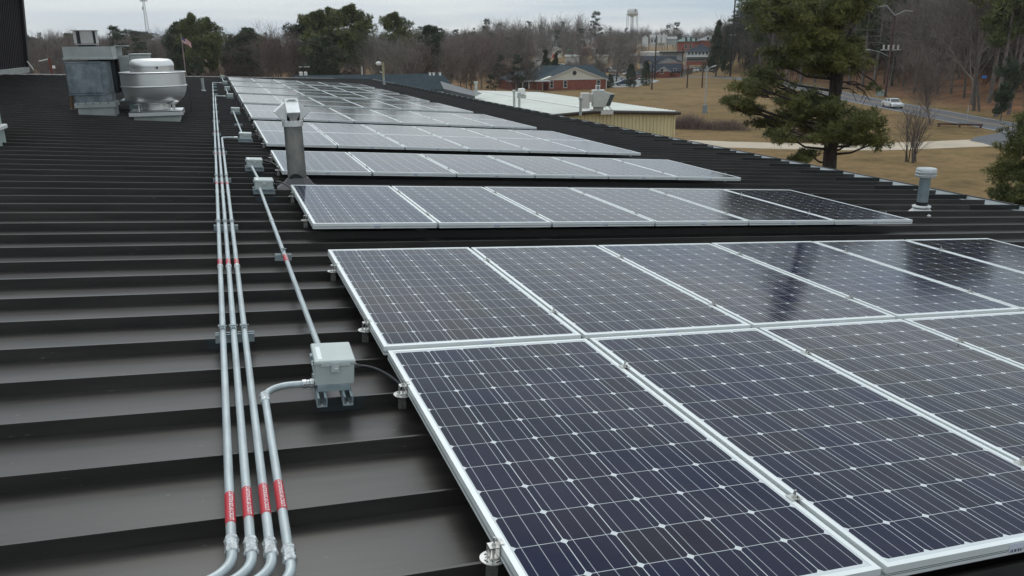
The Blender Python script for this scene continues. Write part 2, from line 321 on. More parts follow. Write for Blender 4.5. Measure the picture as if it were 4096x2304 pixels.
# ================================================================ solar panels
PW, PL, PG = .992, 1.956, .0205; PU = PW + PG
ROWS = [(-.030 - PL, 0), (0, 0), (2.839, 1), (5.825, 2), (8.668, 3), (8.668 + PL + .029, 3), (13.473, 4), (13.473 + PL + .029, 4), (18.27, 5), (18.27 + PL + .029, 5), (23.2, 6), (23.2 + PL + .029, 6), (27.93, 7), (27.93 + PL + .029, 7), (33.12, 8), (33.12 + PL + .029, 8)]
def make_panel():
    root = empty('solar_panel')
    m = MB(); h = .042; t = .018
    m.bbox((0, 0, -h), (PW, t, 0)); m.bbox((0, PL - t, -h), (PW, PL, 0)); m.bbox((0, t, -h), (t, PL - t, 0)); m.bbox((PW - t, t, -h), (PW, PL - t, 0))
    m.build('frame', M['alu'], root)
    m = MB()
    for z in (-.0235, -.029): m.bbox((-.0006, -.0006, z - .0011), (PW + .0006, PL + .0006, z + .0011))
    m.build('frame_groove', M['groove'], root)
    m = MB(); m.poly([(t, t, -.0018), (PW - t, t, -.0018), (PW - t, PL - t, -.0018), (t, PL - t, -.0018)]); m.poly([(t, t, -.007), (t, PL - t, -.007), (PW - t, PL - t, -.007), (PW - t, t, -.007)])
    m.build('glass', M['pv'], root, fix=False)
    m = MB(); m.bbox((.47, -.0016, -.034), (.53, -.0008, -.006)); m.build('barcode_label', M['barcode'], root)
    return root
COLW = ['leftmost', 'second from the left', 'third from the left', 'fourth from the left', 'fifth from the left', 'rightmost']
panel0 = make_panel(); first = True; PK = None
for r, (v, blk) in enumerate(ROWS):
    for c in range(6):
        if r == 0 and c > 3: continue
        o = panel0 if first else copy_tree(panel0, None, PK)
        if first:
            PK = {panel0.name: kids(panel0)}
        first = False
        dz = -.008 if r == 0 else 0
        place(o, (c * PU + (.012 if r == 0 else 0), v, dz + rng.uniform(-.0015, .0015)), 0, True)
        if r == 0 and c == 0: lb = 'nearest solar panel, with deep blue cells, cut off by the bottom edge'
        elif r == 0 and c == 3: lb = 'solar panel cut off by the right edge of the photo in the nearest row'
        elif r == 2 and c == 0: lb = 'solar panel that mirrors the flue pipe, first panel of the third row'
        elif r == 0: lb = '%s solar panel in the row nearest the camera' % COLW[c]
        elif r == 15: lb = '%s solar panel in the last row, at the far roof edge' % COLW[c]
        else: lb = '%s solar panel in the %s row back from the camera' % (COLW[c], ORD[r + 1])
        tag(o, lb, 'solar panel', 'solar panels on the brown roof')
# ================================================================ panel clamps
def make_edge():
    root = empty('edge_clamp')
    m = MB(); m.lathe([(.046, 0), (.046, .0035)], (-.022, 0, -.062), 28); m.build('base_disc', M['steel'], root)
    m = MB()
    for a in (40, 120, 205, 290): m.box((-.022 + .031 * math.cos(R(a)), .031 * math.sin(R(a)), -.0580), (.016, .0045, .0012), R(a + 90))
    for a in (10, 70, 160, 250, 320): m.lathe([(.0022, 0), (.0022, .001)], (-.022 + .024 * math.cos(R(a)), .024 * math.sin(R(a)), -.0583), 6)
    m.build('disc_slot', M['dark'], root)
    m = MB()   # folded bracket: top, near web, far web, inner wall, toe over the frame
    m.bbox((-.040, -.019, -.012), (-.002, .019, -.009)); m.bbox((-.040, -.019, -.045), (-.037, -.003, -.009)); m.bbox((-.040, .006, -.058), (-.037, .019, -.009)); m.bbox((-.005, -.019, -.058), (-.002, .019, .0035))
    m.bbox((-.004, -.019, .0005), (.012, .019, .0035)); m.bbox((-.036, -.015, -.058), (-.006, .015, -.053)); m.build('bracket', M['steel'], root)
    m = MB(); m.lathe([(.0042, -.06), (.0042, .022)], (-.020, 0, 0), 10); m.lathe([(.0098, -.009), (.0098, -.007)], (-.020, 0, 0), 16); m.lathe([(.0085, -.007), (.0085, .0005)], (-.020, 0, 0), 6); m.build('bolt', M['steel'], root)
    m = MB()
    m.bbox((-.040, -.013, -.137), (-.004, .013, -.062))
    m.build('seam_foot', M['steel'], root)
    return root
def make_mid():
    root = empty('mid_clamp')
    m = MB(); m.bbox((-.022, -.017, .0005), (.020, .017, .0035)); m.bbox((-.007, -.017, -.038), (-.0045, .017, .0005)); m.bbox((.0045, -.017, -.038), (.007, .017, .0005)); m.bbox((.007, -.017, .0035), (.009, .017, .010)); m.build('bracket', M['steel'], root)
    m = MB(); m.lathe([(.004, -.04), (.004, .027)], (0, 0, 0), 8); m.lathe([(.0082, .0036), (.0082, .0095)], (0, 0, 0), 6); m.build('bolt', M['steel'], root)
    return root
e0, m0 = make_edge(), make_mid(); fe = fm = True; EK = {e0.name: kids(e0)}; MK = {m0.name: kids(m0)}
for r, (v, blk) in enumerate(ROWS):
    rown = 'nearest' if r == 0 else ORD[r + 1]
    for q, dv in enumerate((.385, 1.56)):
        where = 'nearer' if q == 0 else 'farther'
        o = e0 if fe else copy_tree(e0, None, EK); fe = False; du = .012 if r == 0 else 0
        place(o, (du, v + dv, -.008 if r == 0 else 0), 0, True, .8); tag(o, 'steel bolt clamp on a round disc, %s of two left of the %s panel row' % (where, rown), 'clamp', 'edge clamps along the left side of the panels')
        if r > 0:
            o = copy_tree(e0, None, EK); place(o, (5 * PU + PW, v + dv, 0), PI, True, .8); tag(o, 'steel edge clamp with upright bolt, %s of two right of the %s panel row' % (where, rown), 'clamp', 'edge clamps along the right side of the panels')
        for c in range(1, 6):
            if r == 0 and c > 3: continue
            o = m0 if fm else copy_tree(m0, None, MK); fm = False
            place(o, (c * PU - PG / 2 + du, v + dv, -.008 if r == 0 else 0), 0, True)
            tag(o, '%s small bolt clamp in the %s seam of the %s panel row' % (where, ORD[c], rown), 'clamp', 'mid clamps between the solar panels')
# ================================================================ conduits
def text_mesh(body, size):
    cu = bpy.data.curves.new('t', 'FONT'); cu.body = body; cu.size = size; cu.align_x = 'CENTER'; cu.align_y = 'CENTER'; cu.resolution_u = 2; cu.offset = .0006
    o = bpy.data.objects.new('t', cu); COL.objects.link(o); dg = bpy.context.evaluated_depsgraph_get(); me = bpy.data.meshes.new_from_object(o.evaluated_get(dg)); bpy.data.objects.remove(o); return me
TXT = text_mesh('CAUTION: SOLAR CIRCUIT', .024)
CR = .0142; CS = CR / .0178
def caution(u, v, n, parent, length=.172, ang=12):
    m = MB(); ring = []
    for vv in (v - length / 2, v + length / 2):
        ring.append([m.pt((u + (CR + .0009) * math.sin(R(a)), vv, n + (CR + .0009) * math.cos(R(a)))) for a in range(-100, 101, 20)])
    m.loft(ring, False, False); lab = m.build('caution_label', M['red'], parent, True)
    xs = [p.co.x for p in TXT.vertices]; w = max(xs) - min(xs); sc_ = (length - .012) / w
    m = MB()
    for p in TXT.vertices:   # letters read down the pipe, wrapped round its upper right side
        a = p.co.y * .62 / CR + R(ang); m.pt((u + (CR + .0016) * math.sin(a), v - p.co.x * sc_, n + (CR + .0016) * math.cos(a)))
    for f in TXT.polygons: m.face(list(f.vertices))
    m.build('lettering', M['white'], lab, fix=False)
def coupling(u, v, n, parent, big=False):
    m = MB(); m.X = Matrix.Translation((u, v, n)) @ Matrix.Rotation(R(90), 4, 'X') @ Matrix.Diagonal((CS, CS, CS ** .5, 1))
    if big: pr = [(.0185, -.042), (.0235, -.040), (.0262, -.034), (.0262, -.024), (.0215, -.021), (.0215, -.016), (.0235, -.013), (.0235, -.006), (.0210, -.003), (.0210, .003), (.0235, .006), (.0235, .013), (.0215, .016), (.0215, .021), (.0262, .024), (.0262, .034), (.0235, .040), (.0185, .042)]
    else: pr = [(.018, -.028), (.0225, -.026), (.0225, -.016), (.0205, -.014), (.0205, .012), (.0235, .014), (.0235, .026), (.018, .028)]
    m.lathe(pr, (0, 0, 0), 8 if big else 14); m.build('coupling', M['fitting'], parent, not big)
def conduit_run(name, label, path, r=CR, group='steel conduits on the roof'):
    root = empty(name, (0, 0, 0), label=label, cat='conduit', group=group, roof=True)
    m = MB(); m.tube(path, r, 18); m.build('pipe', M['emt'], root, True); return root
def arc(cu, cv, n, rad, a0, a1, k=8): return [(cu + rad * math.cos(R(a0 + (a1 - a0) * i / k)), cv + rad * math.sin(R(a0 + (a1 - a0) * i / k)), n) for i in range(k + 1)]
NC = -.053
C1, C2, C3, C4 = -.690, -.640, -.590, -.543
def near_bend(u, vb, rad=.115): return arc(u - rad, vb, NC, rad, 0, -62, 8)[1:][::-1] + [(u, vb, NC)]
def cpath(u, vb, ve, ub, rad=.13):
    p = near_bend(u, vb); e_ = p[0]; p = [(e_[0] - 2.2, e_[1] - 1.15, NC)] + p
    p += arc(u + rad, ve - rad, NC, rad, 180, 90, 8)
    p += [(ub, ve, NC)]; return p
CV = [(C1, -1.415, 31.2, -.36), (C2, -1.435, 21.6, -.36), (C3, -1.455, 9.85, -.36), (C4, -1.50, -.245, -.335)]
clab = ['leftmost of the long steel conduits running to the far roof edge', 'second steel conduit from the left, running up the roof', 'third steel conduit from the left, bending to a distant grey box', 'short rightmost conduit that curves into the nearest grey box']
cds = []
for i, (u, vb, ve, ub) in enumerate(CV):
    rad = .13 if i < 3 else .115
    c = conduit_run('steel_conduit', clab[i], cpath(u, vb, ve, ub, rad)); cds.append(c)
    coupling(u, vb + .045, NC, c, True)
    caution(u, [-1.178, -1.158, -1.150, -1.138][i], NC, c)
    for kk, vv in enumerate((1.76, 4.66, 7.55, 10.5, 13.5, 16.6, 19.6, 22.6, 25.6, 28.6)):
        if vv < ve - .4:
            coupling(u, vv, NC, c)
            if kk < 4: caution(u, vv + (.10 if kk != 1 else .50), NC, c, .12)
    coupling(ub - .028, ve, NC, c) if False else None
    m = MB(); m.X = Matrix.Translation((ub - .02, ve, NC)) @ Matrix.Rotation(R(90), 4, 'Y') @ Matrix.Diagonal((CS, CS, 1, 1)); m.lathe([(.0185, -.035), (.024, -.033), (.024, -.018), (.021, -.016), (.021, -.004), (.0255, -.002), (.0255, .012), (.022, .014), (.022, .022)], (0, 0, 0), 10); m.build('connector', M['fitting'], c)
coupling(C4, -.365, NC, cds[3], True)
# strut racks with strap clamps
def rack(v, us, u0, u1, label, bolts=True):
    root = empty('strut_rack', (0, 0, 0), label=label, cat='strut', group='strut racks under the conduits', roof=True)
    zt = NC - CR
    m = MB(); m.bbox((u0, v - .0205, RIB + .001), (u1, v - .018, zt)); m.bbox((u0, v + .018, RIB + .001), (u1, v + .0205, zt)); m.bbox((u0, v - .018, RIB + .001), (u1, v + .018, RIB + .004)); m.bbox((u0, v - .018, zt - .003), (u1, v - .010, zt)); m.bbox((u0, v + .010, zt - .003), (u1, v + .018, zt))
    m.build('channel', M['strut'], root)
    for u in us:
        m = MB(); rr = CR + .0018
        for s_ in (-1, 1):
            pts = [(u + s_ * rr * math.sin(R(a)), v - .055, NC + rr * math.cos(R(a))) for a in range(4, 150, 16)]
            A = [m.pt((p[0], v - .014, p[2])) for p in pts]; B_ = [m.pt((p[0], v + .014, p[2])) for p in pts]
            for i in range(len(A) - 1): m.face((A[i], A[i + 1], B_[i + 1], B_[i]))
            m.bbox((u + s_ * .003 - .0015, v - .014, NC + rr), (u + s_ * .003 + .0015, v + .014, NC + rr + .016))
        m.tube([(u - .018, v, NC + rr + .009), (u + .020, v, NC + rr + .009)], .003, 6); m.tube([(u - .021, v, NC + rr + .009), (u - .014, v, NC + rr + .009)], .0065, 6); m.build('strap_clamp', M['strut'], root)
    return root
for i, vv in enumerate((.50, 3.15, 5.63, 8.15, 10.65, 13.2, 15.7, 18.2, 20.7, 23.2, 25.7, 28.2, 30.5)):
    us = [C1] + ([C2] if vv < 21 else []) + ([C3] if vv < 9.6 else [])
    rack(vv, us, C1 - .035, us[-1] + (.045 if vv < 21 else .13), 'blue grey strut under the long conduits, %s from the camera' % ORD[i + 1])
# ================================================================ junction boxes
def make_box(legs_along_v):
    root = empty('junction_box'); w, d = .156, .215; zb, zt = (-.040, .052) if legs_along_v else (-.062, .018)
    m = MB(); m.rbox((0, 0, (zb + zt) / 2), (w, d, zt - zb), .004); m.build('body', M['jbox'], root)
    lid = MB(); lid.rbox((0, 0, zt + .006), (w + .010, d + .010, .014), .005); lid.bbox((-.058, -d / 2 - .0068, zt - .010), (.062, -d / 2 - .0048, zt + .004)); lo = lid.build('lid', M['lid'], root)
    m = MB(); m.bbox((-.068, -.088, zt + .0132), (-.050, .062, zt + .0139)); m.build('sticker', M['sticker'], lo)
    m = MB(); m.bbox((-.016, -d / 2 - .0095, zt - .030), (.016, -d / 2 - .0070, zt + .004)); m.bbox((-.016, -d / 2 - .013, zt - .034), (.016, -d / 2 - .007, zt - .026)); m.tube([(-.004, -d / 2 - .012, zt - .022), (.012, -d / 2 - .012, zt - .022)], .004, 6); m.build('latch', M['lid'], root)
    m = MB(); m.bbox((-w / 2 - .014, -.004, zt - .020), (-w / 2 - .001, .030, zt - .002)); m.build('hinge', M['strut'], root); m = MB(); m.bbox((-w / 2 - .014, -.062, zt - .018), (-w / 2 - .001, -.050, zt - .006)); m.tube([(-w / 2 - .011, -.09, zt - .012), (-w / 2 - .011, -.05, zt - .012)], .004, 6); m.build('hinge', M['strut'], root)
    m = MB()
    if legs_along_v:
        for x in (-.058, .046):
            a, b = -.178, .10
            m = MB(); m.bbox((x - .0205, a, RIB + .001), (x - .0175, b, -.068)); m.bbox((x + .0175, a, RIB + .001), (x + .0205, b, -.068)); m.bbox((x - .0175, a, RIB + .001), (x + .0175, b, RIB + .004)); m.bbox((x - .0205, a, -.071), (x - .010, b, -.068)); m.bbox((x + .010, a, -.071), (x + .0205, b, -.068))
            lg = m.build('strut_leg', M['strut'], root)
        m = MB(); m.bbox((-.070, -.118, -.066), (.060, -.100, -.041)); m.build('mounting_bar', M['strut'], root)
    else:
        for y in (-.085, .085):
            m = MB(); m.bbox((-.095, y - .0205, RIB + .001), (.095, y - .018, -.066)); m.bbox((-.095, y + .018, RIB + .001), (.095, y + .0205, -.066)); m.bbox((-.095, y - .018, -.069), (.095, y + .018, -.066)); lg = m.build('strut_leg', M['strut'], root)
        m = MB(); m.bbox((-.085, -.128, -.066), (.090, -.107, -.056)); m.build('mounting_bar', M['strut'], root)
    if legs_along_v:
        m = MB()
        for x, y in ((-.058, -.162), (.046, -.158)): m.lathe([(.011, 0), (.011, .002), (.007, .0022), (.007, .008)], (x, y, RIB + .004), 6)
        m.build('bolt', M['steel'], lg)
        m = MB()
        for x, y in ((-.058, -.135), (.046, -.130)): m.rbox((x, y, RIB + .0044), (.016, .026, .0012), .006)
        m.build('slot', M['dark'], lg)
    m = MB(); m.X = Matrix.Translation((w / 2, -.055, .012 if legs_along_v else -.02)) @ Matrix.Rotation(R(90), 4, 'Y'); m.lathe([(.014, 0), (.016, .003), (.016, .016), (.013, .020), (.008, .032)], (0, 0, 0), 12); m.build('cable_gland', M['black'], root)
    return root
BU = -.252
BOX = [(-.258, -.195), (-.246, 4.985), (-.262, 6.62), (-.245, 9.85), (-.245, 15.6), (-.24, 21.6), (-.235, 26.2), (-.235, 31.2), (-.235, 38.2)]
bl = ['nearest grey junction box, on two strut legs beside the first panels', 'grey junction box left of the flue pipe with a white stripe on its lid', 'grey junction box standing just behind the one beside the flue', 'fourth grey junction box, fed by a curved conduit from the left',
      'small grey junction box fifth from the camera, beside the panels', 'sixth grey junction box, fed by a long bent conduit', 'seventh grey junction box up the roof, small and distant', 'eighth junction box, where the leftmost conduit ends', 'farthest junction box, at the far edge of the roof']
bA, bB = make_box(True), make_box(False)
for i, (u, v) in enumerate(BOX):
    o = bA if i == 0 else (bB if i == 1 else copy_tree(bB)); place(o, (u, v, 0), R(-2) if i == 0 else 0, True, (1, 1, 1) if i == 0 else (1.10, .9, 1)); tag(o, bl[i], 'junction box', 'grey junction boxes beside the panels')
# conduits between boxes
def link(a, b, u0, u1, lab, cpl=(), cau=()):
    c = conduit_run('box_conduit', lab, [(u0, a, NC + .01), (u0 + (u1 - u0) * .02, a + .05, NC), (u1, b, NC)], group='conduits linking the junction boxes')
    for t in cpl: coupling(u0 + (u1 - u0) * (t - a) / (b - a), t, NC, c)
    for t in cau: caution(u0 + (u1 - u0) * (t - a) / (b - a), t, NC, c, .16)
link(-.085, 4.88, -.268, -.290, 'steel conduit from the nearest junction box to the one by the flue', (3.25, 4.84), (1.93,))
link(5.09, 6.52, -.262, -.295, 'short steel conduit between the second and third junction boxes', (6.47,))
link(9.95, 15.5, -.27, -.29, 'steel conduit between the fourth and fifth junction boxes', (12.2, 15.44))
link(21.7, 26.1, -.26, -.28, 'steel conduit between the sixth and seventh junction boxes', (23.5,))
link(31.3, 38.1, -.26, -.28, 'steel conduit between the two farthest junction boxes')
rack(2.13, [-.278], -.335, -.225, 'single blue grey strut under the conduit behind the nearest box'); rack(.13, [-.270], -.31, -.23, 'strut clamp just behind the nearest junction box'); rack(12.6, [-.279], -.34, -.20, 'small strut under the conduit between the fourth and fifth boxes')
# black cables to the panels
for i, (u, v) in enumerate(BOX[:7]):
    if i in (5,): continue
    x = u + .10 if i == 0 else u + .115; y0 = v - .055
    pts = []; vend = {0: -.41, 1: 4.62, 2: 6.25, 3: 9.3}.get(i, v - .3)
    p0, p1, p2, p3 = Vector((x, y0, .012)), Vector((x + .07, y0 - .01, .02)), Vector((x + .16, vend + .08, -.03)), Vector((.03, vend, -.075))
    for k in range(15): t = k / 14; pts.append(p0 * (1 - t) ** 3 + p1 * 3 * t * (1 - t) ** 2 + p2 * 3 * t * t * (1 - t) + p3 * t ** 3)
    root = MB(); root.X = None; root.tube(pts, .0062 if i == 0 else .008, 8); o = root.build('black_cable', M['black'], None, True); o.matrix_world = Matrix.Translation(rp(0, 0, 0)) @ Matrix.Rotation(SLOPE, 4, 'Y')
    tag(o, 'black cable from the %s junction box to under the panels' % ('nearest' if i == 0 else ORD[i + 1]), 'cable', 'black cables to the panels')
# zinc spray patches on the ribs are paint wear
M['spray'] = mat('grey zinc spray on the rib', (.022, .027, .031), .38, nscale=9, col2=(.045, .060, .068))
for (u0, u1, v) in ((-.345, -.13, V0 - 3 * PITCH), (-.775, -.545, V0 - PITCH), (-.34, -.14, V0 + 9 * PITCH), (-.34, -.15, V0 + 13 * PITCH)):
    m = MB(); m.poly([(u0 + .02, v - .0040, PAN + .004), (u1 - .02, v - .0040, PAN + .004), (u1, v - .0025, RIB - .001), (u0, v - .0025, RIB - .001)]); m.build('zinc_spray', M['spray'], roof)

# ================================================================ flue pipe with four-way cap
def flue():
    p = rp(.135, 5.42, PAN); root = empty('flue_pipe', p, label='tall galvanised flue pipe with folded four-way cap between panel rows', cat='vent pipe')
    m = MB(); m.lathe([(.098, .02), (.0935, .72)], (0, 0, 0), 32); m.build('pipe', M['galv'], root, True)
    m = MB(); 

    n = 32; top = []; bot = []
    for j in range(n):
        a = 2 * PI * j / n; h = .09 + .12 * max(0, math.cos(a + PI / 2 + .25)) ** 1.3
        bot.append(m.pt((.1008 * math.cos(a), .1008 * math.sin(a), .08))); top.append(m.pt((.1008 * math.cos(a), .1008 * math.sin(a), h)))
    m.loft([bot, top]); m.build('tar_band', M['tar'], root, True, fix=False)
    m = MB(); m.X = Matrix.Rotation(SLOPE, 4, 'Y') @ Matrix.Rotation(R(20), 4, 'Z')
    m.lathe([(.24, .064), (.235, .075), (.17, .12), (.125, .17), (.108, .19)], (0, 0, -.03), 8); m.build('boot', M['rubberboot'], root)
    m = MB(); m.lathe([(.108, .70), (.108, .755), (.104, .76)], (0, 0, 0), 32); m.build('collar', M['cap'], root, True)
    m = MB(); zt, zl, zb = .975, .850, .76; hw = .066; ins = .034; out = .180
    for q in range(4):
        m.X = Matrix.Rotation(q * PI / 2 + R(2), 4, 'Z')
        A = (ins, -hw, zt); B_ = (ins, hw, zt); Cc = (out, hw, zl); D_ = (out, -hw, zl)
        m.poly([A, D_, Cc, B_])                                     # sloping top
        m.poly([(out, -hw, zl), (out - .004, -hw, zl - .012), (out - .004, hw, zl - .012), (out, hw, zl)])
        # folded cheeks between this hood and the collar
        e_ = (.100, -.030, zb); f_ = (.100, .030, zb)
        m.poly([A, (.072, -.072, .83), (.078, -.066, zb)]); m.poly([A, (.078, -.066, zb), D_]); m.poly([B_, (.078, .066, zb), (.072, .072, .83)]); m.poly([B_, Cc, (.078, .066, zb)])
        m.poly([(out - .012, -hw, zl - .012), (.135, -.012, .80), (.098, -.03, zb)]); m.poly([(out - .012, -hw, zl - .012), (out - .012, 0, zl - .014), (.135, -.012, .80)]); m.poly([(out - .012, 0, zl - .014), (out - .012, hw, zl - .012), (.135, .012, .80)]); m.poly([(out - .012, hw, zl - .012), (.098, .03, zb), (.135, .012, .80)]); m.poly([(out - .012, 0, zl - .014), (.135, .012, .80), (.108, 0, zb), (.135, -.012, .80)]); m.poly([(.135, -.012, .80), (.108, 0, zb), (.098, -.03, zb)]); m.poly([(.135, .012, .80), (.108, 0, zb), (.098, .03, zb)])
        m.poly([(ins, hw, zt), (.070, .070, .86), (hw, ins, zt)])
        m.poly([(.078, .066, zb), (.070, .070, .86), (.066, .078, zb)])
    m.X = None; m.poly([(ins, -hw, zt), (ins, hw, zt), (-ins, hw, zt), (-ins, -hw, zt)]); m.poly([(hw, -ins, zt + .0005), (hw, ins, zt + .0005), (-hw, ins, zt + .0005), (-hw, -ins, zt + .0005)])
    m.build('cap', M['cap'], root, fix=False)
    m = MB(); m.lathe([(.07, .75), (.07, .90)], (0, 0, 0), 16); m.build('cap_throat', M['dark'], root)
M['rubberboot'] = mat('grey brown pipe boot', (.075, .072, .075), .6)
flue()
# small vent at the right
def small_vent():
    p = rp(7.46, 4.05, PAN); root = empty('roof_vent', p, label='bluish galvanised vent with banded round cap and white sealed base', cat='vent pipe')
    m = MB(); m.lathe([(.070, .10), (.070, .50)], (0, 0, 0), 12); m.build('pipe', M['brush'], root, False)
    m = MB(); m.lathe([(.074, .12), (.074, .165)], (0, 0, 0), 20); m.build('tar_band', M['tar'], root, True)
    m = MB(); m.lathe([(.09, .495), (.128, .50), (.128, .52), (.133, .525), (.128, .53), (.128, .56), (.133, .565), (.128, .57), (.126, .60), (.118, .612), (.10, .604), (.02, .600)], (0, 0, 0), 28); m.build('cap', M['ventcap'], root, True)
    m = MB(); pr = []
    rings = []
    for z, r0 in ((.0, .17), (.03, .15), (.055, .12), (.075, .11)):
        rings.append([m.pt((r0 * (1 + .10 * math.sin(5 * a + z * 40)) * math.cos(a), r0 * (1 + .08 * math.cos(7 * a)) * math.sin(a), z)) for a in [2 * PI * j / 28 for j in range(28)]])
    m.loft(rings, True); m.build('sealed_base', M['seal'], root, True)
    m = MB(); m.lathe([(.085, .118), (.112, .112), (.118, .10), (.108, .088), (.09, .085)], (0, 0, 0), 28); m.build('storm_collar', M['seal'], root, True); root.scale = (.92, .92, .92)
small_vent()
# thin vent posts
def post(u, v, h, r, label, base=.075):
    root = empty('vent_post', rp(u, v, PAN), label=label, cat='vent pipe')
    m = MB(); m.lathe([(r, 0), (r, h), (r * .8, h + .01)], (0, 0, 0), 12); m.build('pipe', M['curb'], root, True)
    m = MB(); m.lathe([(base * 1.5, .0), (base * 1.2, .03), (r * 1.2, .09)], (0, 0, 0), 12); m.build('boot', M['curb'], root, True)
post(-.98, 25.6, .44, .045, 'short grey vent post on the roof left of the farthest conduits'); post(8.3, 42.5, .42, .055, 'small grey vent post near the far right roof edge', .09)
# ================================================================ upblast exhaust fan
def fan():
    p = rp(-1.70, 13.85, PAN); root = empty('exhaust_fan', p, label='round spun aluminium upblast exhaust fan on a square curb', cat='exhaust fan')
    m = MB(); m.bbox((-.40, -.40, -.03), (.40, .40, .21)); m.build('curb', M['curb'], root)
    m = MB(); m.bbox((-.475, -.46, .20), (.475, .46, .212)); m.bbox((-.475, -.46, .13), (.475, -.448, .212)); m.bbox((-.475, .448, .13), (.475, .46, .212)); m.bbox((-.475, -.448, .13), (-.463, .448, .212)); m.bbox((.463, -.448, .13), (.475, .448, .212)); m.build('base_plate', M['spunrim'], root)
    m = MB(); m.lathe([(.27, .212), (.25, .23), (.25, .36)], (0, 0, 0), 32); m.build('neck', M['spun'], root, True)
    for sx_, sy_ in ((-1, -1), (1, -1), (1, 1), (-1, 1)):
        m = MB(); m.tube([(sx_ * .30, sy_ * .30, .212), (sx_ * .30, sy_ * .30, .36)], .014, 8); m.lathe([(.10, .335), (.05, .352)], (sx_ * .29, sy_ * .29, 0), 12); m.build('support_leg', M['spunrim'], root)
    prof = [(.26, .335), (.34, .345), (.42, .37), (.485, .42), (.53, .485), (.56, .555), (.573, .62), (.578, .655), (.588, .66), (.588, .672), (.578, .676), (.574, .90), (.585, .905), (.59, .915), (.585, .925), (.56, .925), (.555, .90), (.55, .70), (.40, .62), (.38, .60)]
    m = MB(); m.lathe(prof, (0, 0, 0), 56, False); m.build('bowl', M['spun'], root, True)
    m = MB()
    for z, r0 in ((.667, .583), (.916, .584)): m.tube([(r0 * math.cos(2 * PI * j / 56), r0 * math.sin(2 * PI * j / 56), z) for j in range(57)], .0115, 8)
    m.build('rim_ring', M['spunrim'], root, True)
    m = MB(); m.lathe([(.385, .60), (.39, 1.02), (.40, 1.025), (.40, 1.045), (.395, 1.06), (.385, 1.10), (.355, 1.14), (.31, 1.158), (.15, 1.17), (0.001, 1.172)], (0, 0, 0), 48); m.build('motor_cover', M['spun'], root, True)
    m = MB(); m.bbox((.10, -.406, .985), (.13, -.392, 1.025)); m.build('latch', M['dark'], root)
    m = MB(); m.tube([(.60, -.02, .66), (.63, -.05, .5), (.64, -.08, .30), (.60, -.10, .16), (.52, -.10, .13), (.46, -.10, .14)], .008, 6); m.build('power_cord', M['black'], root, True)
fan()
# ================================================================ big duct unit
def duct():
    p = rp(-2.80, 14.35, PAN); root = empty('duct_unit', p, label='large mottled grey sheet metal air unit with tall ducts and box cap', cat='air unit')
    m = MB(); m.bbox((-.30, -.35, -.05), (.33, .35, .20)); m.build('curb', M['hvac2'], root)
    m = MB(); m.bbox((-.345, -.38, .20), (.36, .38, .285)); m.bbox((-.33, -.36, .285), (.345, .36, .295)); m.build('flange', M['hvac2'], root)
    m = MB(); m.bbox((-.325, -.34, .295), (.315, .34, .44)); m.build('neck', M['hvac'], root)
    m = MB(); m.bbox((-.41, -.345, .44), (.30, .40, 1.045)); m.build('duct_box', M['hvac'], root, bevel=.012)
    m = MB(); m.bbox((-.39, -.3605, .47), (.19, -.345, 1.01)); m.bbox((-.42, -.365, .432), (.24, -.35, .448)); m.bbox((-.40, -.366, 1.01), (.21, -.33, 1.05)); m.build('access_panel', M['hvac'], root, bevel=.006)
    m = MB(); m.bbox((-.40, -.35, 1.10), (.43, 1.55, 1.315)); m.build('plenum', M['hvac2'], root)
    m = MB(); m.bbox((-.415, -.40, 1.075), (.44, 1.56, 1.115)); m.build('plenum_flange', M['curb'], root, bevel=.008)
    m = MB(); m.bbox((-.10, .401, .42), (.36, 1.25, 1.074)); m.build('shadowed_duct', M['dark2'], root)  # duct in the gap, its shadow painted in as a dark base colour
    m = MB(); m.bbox((.441, .55, .26), (.62, 1.70, 1.13)); m.bbox((.40, .45, 1.316), (.60, 1.5, 1.33)); m.build('side_duct', M['hvac2'], root, bevel=.01)
    m = MB(); m.bbox((.621, .75, .34), (.96, 1.75, 1.14)); m.bbox((.61, .74, 1.14), (.98, 1.77, 1.17)); m.build('cooler_box', M['hvac2'], root, bevel=.01)
    m = MB(); m.bbox((.35, .60, .235), (.86, 1.60, .262)); m.bbox((.50, .70, -.10), (.80, 1.30, .235)); m.build('rear_curb', M['brush'], root)
    m = MB(); m.bbox((.05, .42, .0), (.62, 1.1, .23)); m.build('gap_shadow', M['dark'], root) if False else None
    cap = MB(); cap.bbox((-.20, -.13, 1.345), (.16, .25, 1.36)); cap.bbox((-.24, -.16, 1.60), (.19, .28, 1.612)); cap.bbox((-.21, -.145, 1.37), (.165, .26, 1.60)); co = cap.build('cap', M['trim'], root)
    m = MB(); m.bbox((-.155, -.155, 1.372), (-.095, -.146, 1.598)); m.bbox((.125, -.155, 1.372), (.166, -.146, 1.598)); m.bbox((-.15, -.10, 1.315), (.12, .20, 1.345)); m.build('cap_slot', M['dark'], co)
    m = MB()
    for x in (-.28, -.14, .02, .20, .34): m.lathe([(.008, 0), (.006, .008)], (x, -.402, 1.09), 6)
    for x in (-.28, -.15, -.02, .1, .24): m.box((x, -.382, .275), (.012, .008, .03))
    m.build('screw', M['dark'], root)
M['dark2'] = mat('dark weathered sheet', (.05, .055, .06), .5, .3, nscale=4, namt=.3)  # dark sheet; on the shadowed duct this tone stands in for shade
duct()
